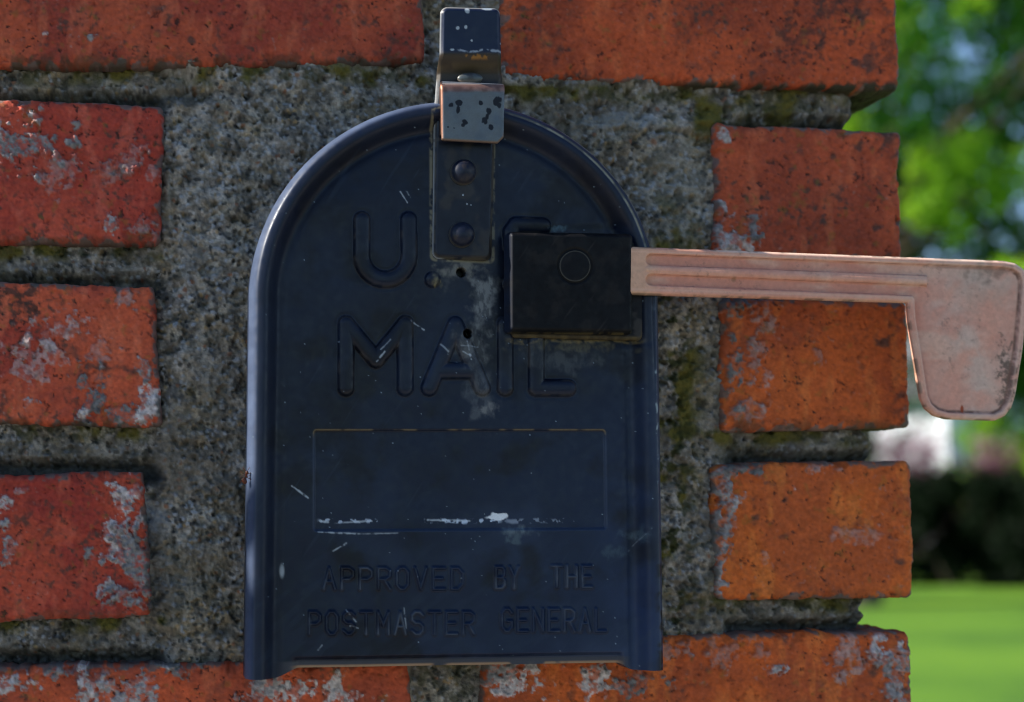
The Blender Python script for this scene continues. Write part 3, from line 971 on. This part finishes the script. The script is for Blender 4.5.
def dome(name, x, y, r, hgt, y0, col, mat, parent, sid, sq=1.0):
    f = lambda u, v: r - np.hypot(u - x, (v - y) / sq)
    def hh(u, v, d): return hgt * np.sqrt(np.clip(1 - ((r - d) / (r * 1.02)) ** 2, 0, 1)) + (fbm(u, v, 6, sid) - .5) * .0001
    def cc(u, v, d, h):
        c = np.ones((len(u), 3)) * np.array(col)
        c = mixc(c, (.04, .03, .025), ss(.5, .75, fbm(u, v, 7, sid + 1, 4)) * (.5 if sid != 350 else .1))
        return mixc(c, (.10, .09, .07), ss(1.5, .2, d) * .5)
    V, F, C = slab(f, (x - r - 2, y - r - 2, x + r + 2, y + r + 2), .6, y0, hh, y0 + .0006, cc)
    return quads(name, V, F, mat, parent, C)


for k, (x, y) in enumerate(((463, 172.5), (461.5, 235))):
    dome('rivet', x, y, 13, .0046, YL - .0018, (.005, .008, .020), M_door, latch, 300 + k)

# zinc clip folded over the strap
CP = [(441, 80), (505, 83), (504, 137), (498, 143), (442, 140)]


def clip_h(u, v, d):
    roll = -.0042 * (1 - np.sqrt(np.clip(1 - (np.clip(90 - v, 0, 10) / 10.2) ** 2, 0, 1)))
    ed = -.00028 * np.clip(2.5 - d, 0, 3) ** 2 * .35
    return roll + ed + (fbm(u, v, 30, 310, 2) - .5) * .0007


PITS = [(451, 105, 2.4, 2.6), (459, 103, 3.4, 3.6), (458, 109, 2.2, 3.8), (481, 103, 2.2, 2.2), (497, 101, 4, 5), (499, 105, 2.4, 3.5), (489, 111, 3, 3),
        (485, 120, 3.2, 3.4), (487, 117, 1.8, 4), (491, 127, 2.4, 2.6), (465, 122, 3, 2.4), (463, 125, 2, 2), (454, 128, 1, .8), (448, 127, 1, .8)]


def clip_c(u, v, d, h):
    c = np.ones((len(u), 3)) * np.array((.11, .12, .125))
    c = mixc(c, (.085, .10, .115), ss(.4, .7, fbm(u, v, 16, 311, 5)) * .8)
    c = mixc(c, (.25, .13, .10), ss(93, 89, v) * .9)
    c = mixc(c, (.46, .37, .33), ss(85, 82.5, v) * .9)
    c = mixc(c, (.09, .045, .035), band(v, 86, 92, 1.5) * ss(.3, .6, fbm(u, v, 9, 312, 3)) * .7)
    c = mixc(c, (.22, .09, .05), ss(443.8, 442.2, u) * .9)
    c = mixc(c, (.16, .09, .06), ss(2.0, .6, d) * ss(130, 138, v) * .8)
    for (x, y, a, b) in PITS:
        c = mixc(c, (.006, .007, .012), ss(1.15, .85, np.hypot((u - x) / a, (v - y) / b) + (fbm(u, v, 3.5, 313, 2) - .5) * .9))
    return c


YC = YL - .0018 - .0062
V, F, C = slab(lambda u, v: poly_sdf(u, v, CP, 2.2), (438, 77, 508, 146), .5, YC, clip_h, YC + .0016, clip_c, skirt=2, cap=True)
# top web of the fold, reaching back over the strap's edge on both sides
wv = []
pa = P(442.5, 88, YC); pb = P(503.5, 90, YC)
x0, x1, zt_, zm = pa[0], pb[0], P(470, 84.5, YC)[2], P(470, 100, YC)[2]
sideL = boxq(x0 - .0002, x0 + .0011, YC + .001, Y0 - .0006, P(470, 134, YC)[2], zt_)
cs = np.ones((8, 3)) * np.array((.13, .07, .05))
V, F, C = merge([(V, F, C), (sideL[0][sideL[1].ravel()], np.arange(24).reshape(6, 4), np.repeat(cs[:1], 24, 0))])
sideL = None
clip = quads('clip', V, F, M_steel, latch, C)
dome('dimple', 470, 78.5, 12.5, .0018, YC + .0030, (.08, .09, .09), M_steel, latch, 320, sq=.46)

# flag bracket ----------------------------------------------------------
YB = Y0 - .0085
BP = [(507, 231), (634, 233), (634, 334), (507, 332)]


def br_h(u, v, d):
    e = -.00032 * np.clip(5 - d, 0, 5) ** 2 * .28
    lft = -.0030 * ss(513, 507, u)
    q = np.hypot(u - 575, v - 266)
    return e + lft - .0005 * np.exp(-((q - 17) / 1.3) ** 2) + (fbm(u, v, 90, 330, 2) - .5) * .0006


def br_c(u, v, d, h):
    c = np.ones((len(u), 3)) * np.array((.0022, .0024, .0035))
    c = mixc(c, (.009, .0085, .009), ss(.45, .75, fbm(u, v, 30, 331, 5)) * .8)
    c = mixc(c, (.008, .013, .028), ss(514, 509, u) * .9)
    hs = fbm(u * .8 + v * .6, (v * .8 - u * .6) * .08, 4, 332, 2)
    c = mixc(c, (.035, .03, .028), ss(.78, .9, hs) * .35)
    c = mixc(c, (.014, .012, .011), ss(.5, .75, fbm(u, v, 14, 333, 5, .62)) * .6)
    c = mixc(c, (.10, .075, .03), ss(331, 334, v) * ss(.35, .5, fbm(u, v, 6, 334, 3)) * .7)
    c = mixc(c, (.0015, .0015, .002), ss(1.3, .4, np.abs(np.hypot(u - 575, v - 266) - 17)))
    return c


V, F, C = slab(lambda u, v: poly_sdf(u, v, BP, 5), (502, 227, 639, 339), .8, YB, br_h, YB + .0055, br_c, skirt=2, cap=True)
bp1 = (V, F, C)
BP2 = [(509, 236), (645, 240), (644, 340), (512, 337)]
V, F, C = slab(lambda u, v: poly_sdf(u, v, BP2, 5), (502, 230, 650, 345), 1.0, Y0 - .0034, lambda u, v, d: -.0003 * np.clip(3 - d, 0, 3) ** 2 * .4, Y0 + .0010,
               lambda u, v, d, h: mixc(mixc(np.ones((len(u), 3)) * np.array((.009, .009, .011)), (.11, .08, .035), ss(5, 1, d) * ss(320, 334, v) * (.35 + .5 * ss(.25, .7, fbm(u, v, 6, 340, 4)))),
                                       (.05, .045, .04), ss(.55, .7, fbm(u, v, 12, 341, 3)) * .6), skirt=1)
bp2 = (V, F, C)
# hub joining the two plates
ang = np.linspace(0, 2 * math.pi, 33)[:-1]
hc = P(575, 275, Y0)
hv = []
for y in (YB + .005, Y0 - .002):
    hv.append(np.stack([hc[0] + .014 * np.cos(ang), np.full(32, y), hc[2] + .014 * np.sin(ang)], 1))
hf = np.array([(i, (i + 1) % 32, 32 + (i + 1) % 32, 32 + i) for i in range(32)])
V, F, C = merge([bp1, bp2, (np.concatenate(hv), hf, np.ones((64, 3)) * .01)])
bracket = quads('flag_bracket', V, F, M_black, box, C)
dome('pivot', 575, 266, 15.4, .00015, YB - .0001, (.003, .0032, .0045), M_black, bracket, 350)

# flag -----------------------------------------------------------------
FP = [(600, 245), (1004, 260.6), (1016, 263), (1025, 269), (1029, 279), (1029, 292), (1024, 350), (1017, 394), (1013, 407), (1006, 416), (996, 420.5), (948, 419), (936, 415.5), (927, 408), (922.5, 398), (920, 384), (910, 320), (909, 302.3), (600, 293)]
YF = YB + .0005


def flag_sdf(u, v):
    return poly_sdf(u, v, FP, 2.5)


# slots pressed into the arm
def slot(u, v, x0, y0, x1, y1, r):
    return r - seg(u, v, x0, y0, x1, y1)


def flag_recess(u, v, d):
    pad = ss(906, 914, u)
    inner = ss(5.0, 8.0, d)                             # inside the raised border
    arm_top = slot(u, v, 652, 259.5, 940, 270.5, 5.6)
    arm_bot = slot(u, v, 652, 279.5, 925, 290.5, 5.6)
    a = np.maximum(ss(-1, 1.2, arm_top), ss(-1, 1.2, arm_bot))
    padin = ss(5.5, 7.5, d) * ss(-1, 1, poly_sdf(u, v, [(928, 262), (1040, 262), (1040, 430), (908, 430), (914, 288), (928, 290)], 4))
    return np.clip(np.maximum(a, padin), 0, 1)


def flag_h(u, v, d):
    rec = flag_recess(u, v, d)
    e = -.00030 * np.clip(3 - d, 0, 3) ** 2 * .4
    rib = .0004 * ss(3.2, 1.2, seg(u, v, 648, 269, 928, 281))
    return e - .0016 * rec + rib + (fbm(u, v, 60, 401, 2) - .5) * .0006


def flag_c(u, v, d, h):
    rec = flag_recess(u, v, d)
    c = np.ones((len(u), 3)) * np.array((.59, .30, .24))
    pad = ss(915, 950, u)
    c = mixc(c, (.52, .22, .17), ss(.42, .66, fbm(u * .35, v, 14, 402, 4)) * .5)
    c = mixc(c, (.50, .20, .15), rec * (1 - ss(915, 950, u)) * .7)
    c = mixc(c, (.58, .38, .32), ss(.50, .72, fbm(u * .4, v, 22, 403, 4)) * .7)
    c = mixc(c, (.50, .33, .23), ss(665, 640, u) * .55)
    # chalky swirl across the pad
    q = fbm(u + v * .6, (v - u * .8) * .5, 34, 404, 5)
    c = mixc(c, (.52, .37, .34), ss(.36, .74, q) * pad * .7)
    rr = np.hypot(u - 890, v - 390)
    c = mixc(c, (.52, .40, .37), ss(26, 2, np.abs(rr - 92 + 14 * (q - .5))) * pad * ss(.3, .6, fbm(u, v, 18, 405, 4)) * .75)
    c = mixc(c, (.56, .30, .25), ss(.5, .8, fbm(u, v, 30, 406, 4)) * pad * .4)
    c = mixc(c, (.30, .32, .30), ss(-.1, .9, 1 - np.hypot((u - 985) / 36, (v - 290) / 30) + (fbm(u, v, 16, 407) - .5) * 1.8) * .3)
    # grime in corners and along the border
    dirt = ss(.25, .62, fbm(u, v, 6, 408, 4))
    line = ss(2.0, .3, np.abs(d - 8.0)) * np.maximum(pad, 0)
    c = mixc(c, (.06, .045, .035), line * dirt * (.25 + .75 * np.maximum(ss(396, 406, v), ss(995, 1012, u))))
    c = mixc(c, (.05, .04, .03), ss(0, .9, 1 - np.hypot((u - 1010) / 12, (v - 380) / 46) + (fbm(u, v, 5, 409, 4, .62) - .5) * 2.6) * .8)
    c = mixc(c, (.14, .10, .08), ss(0, .9, 1 - np.hypot((u - 990) / 22, (v - 272) / 10) + (fbm(u, v, 8, 410, 4) - .5) * 2.2) * .6)
    edge_rec = ss(.15, .5, rec) * ss(.95, .5, rec)
    c = mixc(c, (.16, .07, .05), edge_rec * .6 * ss(.3, .6, fbm(u, v, 16, 411, 3)))
    c = mixc(c, (.10, .06, .05), ss(.60, .85, fbm(u, v, 4, 412, 4, .62)) * .5 * ss(.45, .7, fbm(u, v, 40, 413, 3)))
    c = c * (.88 + .24 * fbm(u, v, 3, 415, 2))[:, None]
    c = mixc(c, (.30, .14, .11), ss(2.2, .3, np.abs(d - 8.2)) * pad * .5)  # recess shading inside the raised border, painted as a faint line
    c = mixc(c, (.64, .42, .36), ss(1.5, .3, np.abs(d - 5)) * .35)
    c = mixc(c, (.85, .72, .66), ss(3.2, 1.2, d) * ss(700, 730, u) * (v < 290) * .5)  # sunlight along the top edge, painted into the plastic's colour
    c = mixc(c, (.20, .10, .05), ss(3.5, 1, np.hypot(u - 735, v - 279)) * .7)
    c = mixc(c, (.30, .05, .01), ss(1.2, .6, np.hypot((u - 964) / 1.8, (v - 409) / 4.5)))
    c = mixc(c, (.10, .08, .06), ss(2, .5, d) * ss(.5, .62, fbm(u, v, 12, 414, 3)) * .7)
    return np.clip(c * np.array((1.04, .98, .84)), .003, 1)


V, F, C = slab(flag_sdf, (596, 240, 1036, 426), .8, YF, flag_h, YF + .0034, flag_c, skirt=2, cap=True)
quads('flag', V, F, M_flag, box, C)

# ------------------------------------------------------------------ small insect on the rim
bm = bmesh.new()
ac = P(246, 476, Y0)
ax = Matrix.Translation((ac[0], -.0245, ac[2]))
def blobm(x, z, rx, rz, ry):
    bmesh.ops.create_icosphere(bm, subdivisions=2, radius=1, matrix=ax @ Matrix.Translation((x, -.0010, z)) @ Matrix.Rotation(rad(-20), 4, 'Y') @ Matrix.Diagonal((rx, ry, rz, 1)))
blobm(.0003, .0012, .0006, .0007, .0006); blobm(0, 0, .0005, .0008, .0005); blobm(-.0006, -.0018, .0009, .0013, .0009)
def leg(a, b, c):
    for p, q in ((a, b), (b, c)):
        p = Vector(p); q = Vector(q); d = q - p
        bmesh.ops.create_cone(bm, segments=5, radius1=.00012, radius2=.0001, depth=d.length, cap_ends=True,
                              matrix=ax @ Matrix.Translation((p + q) / 2) @ d.to_track_quat('Z', 'Y').to_matrix().to_4x4())
for k, zz_ in enumerate((.0005, 0, -.0006)):
    for s in (-1, 1):
        leg((s * .0003, -.001, zz_), (s * .0014, -.0017, zz_ + .0005 * (1 - k)), (s * .0021, 0, zz_ + .0016 * (1 - k) - .0004))
for s in (-1, 1): leg((s * .0002, -.001, .0017), (s * .0008, -.0014, .0025), (s * .0012, -.0012, .0031))
me = bpy.data.meshes.new('ant'); bm.to_mesh(me); bm.free()
for p in me.polygons: p.use_smooth = True
me.materials.append(noisy('ant_shell', (.05, .012, .006), (.12, .03, .012), 900, .35))
ant = link(bpy.data.objects.new('ant', me))
tag(ant, 'tiny brown ant climbing the left rim of the mailbox door', 'ant')

# ------------------------------------------------------------------ ground
M_lawn = noisy('lawn_grass', (.04, .115, .006), (.085, .19, .008), .5, .9, .03, 25, c3=(.13, .25, .012), detail=9)
me = bpy.data.meshes.new('lawn')
n = 60
gx = np.sign(np.linspace(-1, 1, n)) * np.abs(np.linspace(-1, 1, n)) ** 2.2 * 600
X, Y = np.meshgrid(gx, gx)
Z = -.0 + .25 * np.maximum(np.hypot(X, Y) - 40, 0) / 100 * (fbm(X + 900, Y + 900, 60, 9) * 1.0)
idx = np.arange(n * n).reshape(n, n)
F = np.stack([idx[:-1, :-1], idx[:-1, 1:], idx[1:, 1:], idx[1:, :-1]], -1).reshape(-1, 4)
lawn = quads('lawn', np.stack([X, Y, Z], -1).reshape(-1, 3), F, M_lawn)
tag(lawn, 'sunlit mown green lawn behind the pillar', kind='structure')
v_, f_ = boxq(-60, 60, -2.3, -.28, -.2, .03)
pv = quads('pavement', v_, f_, noisy('paving_concrete', (.30, .28, .25), (.40, .38, .34), 12, .9, .002), smooth=False)  # unseen paving, added to bounce warm light up onto the wall
tag(pv, 'pale concrete pavement added in front of the pillar for warm bounce light', kind='structure')
v_, f_ = boxq(-60, 60, -9.5, -2.301, -.2, .006)
road = quads('road', v_, f_, noisy('asphalt', (.045, .045, .046), (.07, .07, .068), 40, .9, .004), smooth=False)
tag(road, 'grey asphalt road in front of the pillar', kind='structure')


def gp(px, dist):
    """ground point along the photo column px at the given distance"""
    d = RM @ np.array([px - 512., 0, -FPX]); d[2] = 0; d /= np.linalg.norm(d)
    return np.array([CN[0], CN[1], 0]) + d * dist


# leaves ---------------------------------------------------------------
def leaves(centres, radii, n, size, flat=.7, seed=1, stretch=(1, 1, 1)):
    r = np.random.default_rng(seed)
    k = r.choice(len(centres), n, p=np.array(radii) ** 2 / np.sum(np.array(radii) ** 2))
    d = r.normal(size=(n, 3)); d /= np.linalg.norm(d, axis=1)[:, None]
    rr = r.random(n) ** (1 / 2.2)
    c = np.array(centres)[k] + d * (np.array(radii)[k] * rr)[:, None] * np.array(stretch)
    a = r.normal(size=(n, 3)); a /= np.linalg.norm(a, axis=1)[:, None]
    b = np.cross(a, r.normal(size=(n, 3))); b /= np.linalg.norm(b, axis=1)[:, None]
    s = size * (.6 + .8 * r.random(n))[:, None]
    V = np.stack([c - a * s, c + b * s * .42 - a * s * .1, c + a * s, c - b * s * .42 - a * s * .1], 1).reshape(-1, 3)
    F = np.arange(4 * n).reshape(n, 4)
    return V, F


def tubes(paths, seg_=8):
    V = []; F = []; n = 0
    for pts in paths:
        for i in range(len(pts)):
            p = Vector(pts[i][:3]); q = Vector(pts[min(i + 1, len(pts) - 1)][:3]); o = Vector(pts[max(i - 1, 0)][:3])
            t = (q - o).normalized(); s = t.cross(Vector((.3, .9, .1))).normalized(); b = t.cross(s)
            for k in range(seg_):
                a = 2 * math.pi * k / seg_
                V.append(p + (s * math.cos(a) + b * math.sin(a)) * pts[i][3])
            if i:
                for k in range(seg_):
                    F.append((n + (i - 1) * seg_ + k, n + (i - 1) * seg_ + (k + 1) % seg_, n + i * seg_ + (k + 1) % seg_, n + i * seg_ + k))
        n += len(pts) * seg_
    return np.array([tuple(v) for v in V]), np.array(F)


M_bark = noisy('bark', (.05, .04, .03), (.13, .10, .075), 14, .95, .01)
M_leafA = noisy('leaf_green', (.012, .05, .004), (.03, .10, .008), .9, .5, tr=(.025, .14, .006), spec=.08)
M_leafB = noisy('leaf_dark', (.008, .03, .006), (.014, .045, .007), .9, .6, tr=(.015, .08, .006), spec=.1)
M_leafD = noisy('hedge_leaf_shaded', (.004, .009, .004), (.008, .018, .007), .9, .7, tr=(.004, .012, .003), spec=.1)  # hedge leaf made near black: tree shade put into its colour
M_leafC = noisy('leaf_sunlit', (.12, .25, .012), (.22, .38, .02), .9, .5, tr=(.5, .85, .04), spec=.3)  # sunlight put into the leaf colour of the lit boughs and shrub
M_leafP = noisy('leaf_purple', (.05, .018, .03), (.10, .03, .05), 2.0, .5, tr=(.14, .03, .06), spec=.4)
M_petal = noisy('petal_pink', (.30, .12, .20), (.42, .22, .30), 3.0, .6, tr=(.3, .12, .2), spec=.3)


def tree(loc, H, CR, n, mat, seed, label, size=.075, group='trees beyond the lawn', clumps=60, cbase=.25):
    r = random.Random(seed)
    root = empty('broadleaf_tree', tuple(loc), label, 'tree', group)
    x, y = loc[0], loc[1]
    tr = [[(x, y, -.1, .03 * H), (x + .05, y, H * .2, .022 * H), (x + .15, y + .1, H * .45, .015 * H), (x + .1, y, H * .8, .005 * H)]]
    cs = []; rs = []
    for k in range(clumps):
        u_ = r.random() * 2 * math.pi; hh = r.random()
        z = H * (cbase + (1 - cbase) * hh)
        rr = CR * math.sqrt(max(.02, 1 - (hh * 1.7 - .7) ** 2 if hh > .41 else .55 + hh)) * r.uniform(.25, 1)
        c = (x + rr * math.cos(u_), y + rr * math.sin(u_), z)
        cs.append(c); rs.append(CR * r.uniform(.10, .24))
        if k % 3 == 0:
            z0 = z * r.uniform(.45, .7)
            tr.append([(x + .05, y, z0, .008 * H), ((x + c[0]) / 2, (y + c[1]) / 2, (z0 + z) / 2 + .1, .005 * H), (*c, .0018 * H)])
    V, F = tubes(tr); quads('trunk', V, F, M_bark, root)
    V, F = leaves(cs, rs, n, size, seed=seed); quads('crown', V, F, mat, root, smooth=False)
    return root


def bush(name, loc, W, H, n, mat, seed, label, cat, size=.045, group=None, flowers=0, depth=None, angle=0.0):
    r = random.Random(seed)
    root = empty(name, tuple(loc), label, cat, group)
    cs = []; rs = []
    ca, sa = math.cos(angle), math.sin(angle)
    for k in range(int(34 * max(1, W / 2))):
        a = r.uniform(-.5, .5) * W; b = r.uniform(-.5, .5) * (depth or W)
        z = r.uniform(.12, .85) * H * (1 - .35 * (2 * a / W) ** 4)
        cs.append((loc[0] + a * ca - b * sa, loc[1] + a * sa + b * ca, z)); rs.append(r.uniform(.16, .26) * min(H, W))
    st = [[(loc[0] + c[0] * 0 + (c[0] - loc[0]) * .5, loc[1] + (c[1] - loc[1]) * .5, -.05, .02), (*c, .006)] for c in cs[::3]]
    V, F = tubes(st, 5); quads('stem', V, F, M_bark, root)
    V, F = leaves(cs, rs, n, size, seed=seed); V[:, 2] = np.maximum(V[:, 2], .01); quads('foliage', V, F, mat, root, smooth=False)
    if flowers:
        top = sorted(zip(cs, rs), key=lambda t: -t[0][2])[:max(6, len(cs) // 3)]
        V, F = leaves([(c[0], c[1], c[2] + r_ * .6) for c, r_ in top], [r_ * .7 for c, r_ in top], flowers, .05, seed=seed + 5)
        quads('blossom', V, F, M_petal, root, smooth=False)
    return root


tree(gp(850, 17), 9.0, 3.2, 15000, M_leafA, 3, 'tall bright green tree close beside the pillar edge', clumps=64, cbase=.34)
near = [o for o in COL.objects if o.get('label', '').startswith('tall bright')][0]
bc = []; br = []; lim = []
for (px, py, dd, rr) in ((948, 178, 15.2, .34), (975, 160, 15.0, .24), (930, 215, 15.6, .26), (1000, 205, 15.4, .22), (960, 235, 15.8, .22), (905, 30, 15.5, .34), (985, 20, 15.2, .2),
                         (1010, 300, 15.2, .3), (925, 60, 16, .2), (1045, 190, 15.3, .35), (1100, 120, 15.5, .4), (1080, 260, 15.6, .4), (860, 150, 15.6, .4)):
    g_ = gp(px, dd); z_ = CAM[2] + (505 - py) / FPX * dd
    bc.append((g_[0], g_[1], z_)); br.append(rr)
    t0_ = gp(850, 17)
    lim.append([(t0_[0] + .12, t0_[1] + .05, z_ - .5, .04), ((t0_[0] + g_[0]) / 2, (t0_[1] + g_[1]) / 2, z_ - .15, .022), (g_[0], g_[1], z_, .006)])
V, F = tubes(lim, 6); quads('limb', V, F, M_bark, near)
V, F = leaves(bc, br, 2600, .06, seed=77); quads('bright_foliage', V, F, M_leafC, near, smooth=False)  # lit clumps of the same tree, brightened by leaf colour
tree(gp(1085, 23), 11.0, 4.2, 17000, M_leafB, 5, 'dark green leafy tree rising behind the flag pad', clumps=60, cbase=.3)
tree(gp(1180, 19), 8.5, 3.0, 16000, M_leafA, 8, 'rounded green tree at the far right of the lawn', clumps=60)
tree(gp(700, 26), 10.0, 4.0, 20000, M_leafB, 9, 'dark tree hidden mostly behind the pillar', clumps=60)
tree(gp(1400, 28), 10.0, 4.0, 14000, M_leafB, 12, 'dark tree further right than the flag pad', clumps=60)
tree(gp(300, 30), 10.0, 4.5, 14000, M_leafA, 14, 'green tree left behind the pillar', clumps=60)
dirn = gp(960, 20) - gp(960, 10); ang_h = math.atan2(dirn[1], dirn[0]) - math.pi / 2
bush('hedge', gp(985, 21.2), 9.0, 1.46, 46000, M_leafD, 21, 'low dark clipped hedge along the back of the lawn', 'hedge', size=.075, depth=1.5, angle=ang_h)
bush('shrub', (-.88, .02, 0), .72, 1.67, 24000, M_leafA, 31, 'leafy green shrub added out of view left of the pillar to shade the mailbox rim', 'shrub', size=.03, depth=.34)  # unseen bush, added to keep sun off the lower mailbox rim
bush('flowering_shrub', gp(925, 23.6), 2.2, 2.0, 9000, M_leafP, 22, 'purple leaved shrub with pink blossom behind the hedge', 'shrub', flowers=700)
bush('shrub', gp(1012, 25.5), 1.6, 2.9, 9000, M_leafC, 23, 'yellow green sunlit shrub below the flag pad', 'shrub', size=.06)

# house ------------------------------------------------------------------
hp = gp(905, 36)
house = empty('house', tuple(hp), 'white painted house glimpsed between pillar and flag', 'house')
M_wall = noisy('white_siding', (.66, .70, .76), (.74, .78, .84), 8, .6)
M_roof = noisy('roof_shingle', (.08, .085, .09), (.14, .14, .15), 9, .9)
M_pane = noisy('window_glass', (.02, .03, .04), (.04, .05, .06), 3, .08, spec=.8)
hm = Matrix.Translation(hp) @ Matrix.Rotation(ang_h - rad(33), 4, 'Z')


def hq(name, boxes, mat, parent):
    vs_ = []; fs_ = []; n = 0
    for b in boxes:
        v_, f_ = boxq(*b); vs_.append(v_); fs_.append(f_ + n); n += 8
    V = np.concatenate(vs_)
    V = np.array([tuple(hm @ Vector(p)) for p in V])
    return quads(name, V, np.concatenate(fs_), mat, parent, smooth=False)


hq('wall', [(-9, 1.0, 0, 7, 0, 3.4)], M_wall, house)
rf = np.array([(-9.4, -.5, 3.3), (1.4, -.5, 3.3), (1.4, 3.5, 5.4), (-9.4, 3.5, 5.4), (-9.4, 7.5, 3.3), (1.4, 7.5, 3.3),
               (-9.4, -.5, 3.42), (1.4, -.5, 3.42), (1.4, 3.5, 5.55), (-9.4, 3.5, 5.55), (-9.4, 7.5, 3.42), (1.4, 7.5, 3.42)])
rf = np.array([tuple(hm @ Vector(p)) for p in rf])
quads('roof', rf, [(0, 3, 2, 1), (3, 4, 5, 2), (6, 7, 8, 9), (9, 8, 11, 10), (0, 1, 7, 6), (4, 10, 11, 5), (1, 2, 8, 7), (2, 5, 11, 8), (0, 6, 9, 3), (3, 9, 10, 4)], M_roof, house, smooth=False)
for x in (-7.5, -4.6, -1.6):
    f = hq('window', [(x - .55, x + .55, -.05, 0, .95, 1.0), (x - .55, x + .55, -.05, 0, 2.45, 2.5), (x - .55, x - .48, -.05, 0, 1.0, 2.45), (x + .48, x + .55, -.05, 0, 1.0, 2.45)], M_wall, house)
    hq('pane', [(x - .48, x + .48, -.02, -.003, 1.0, 2.45)], M_pane, f)
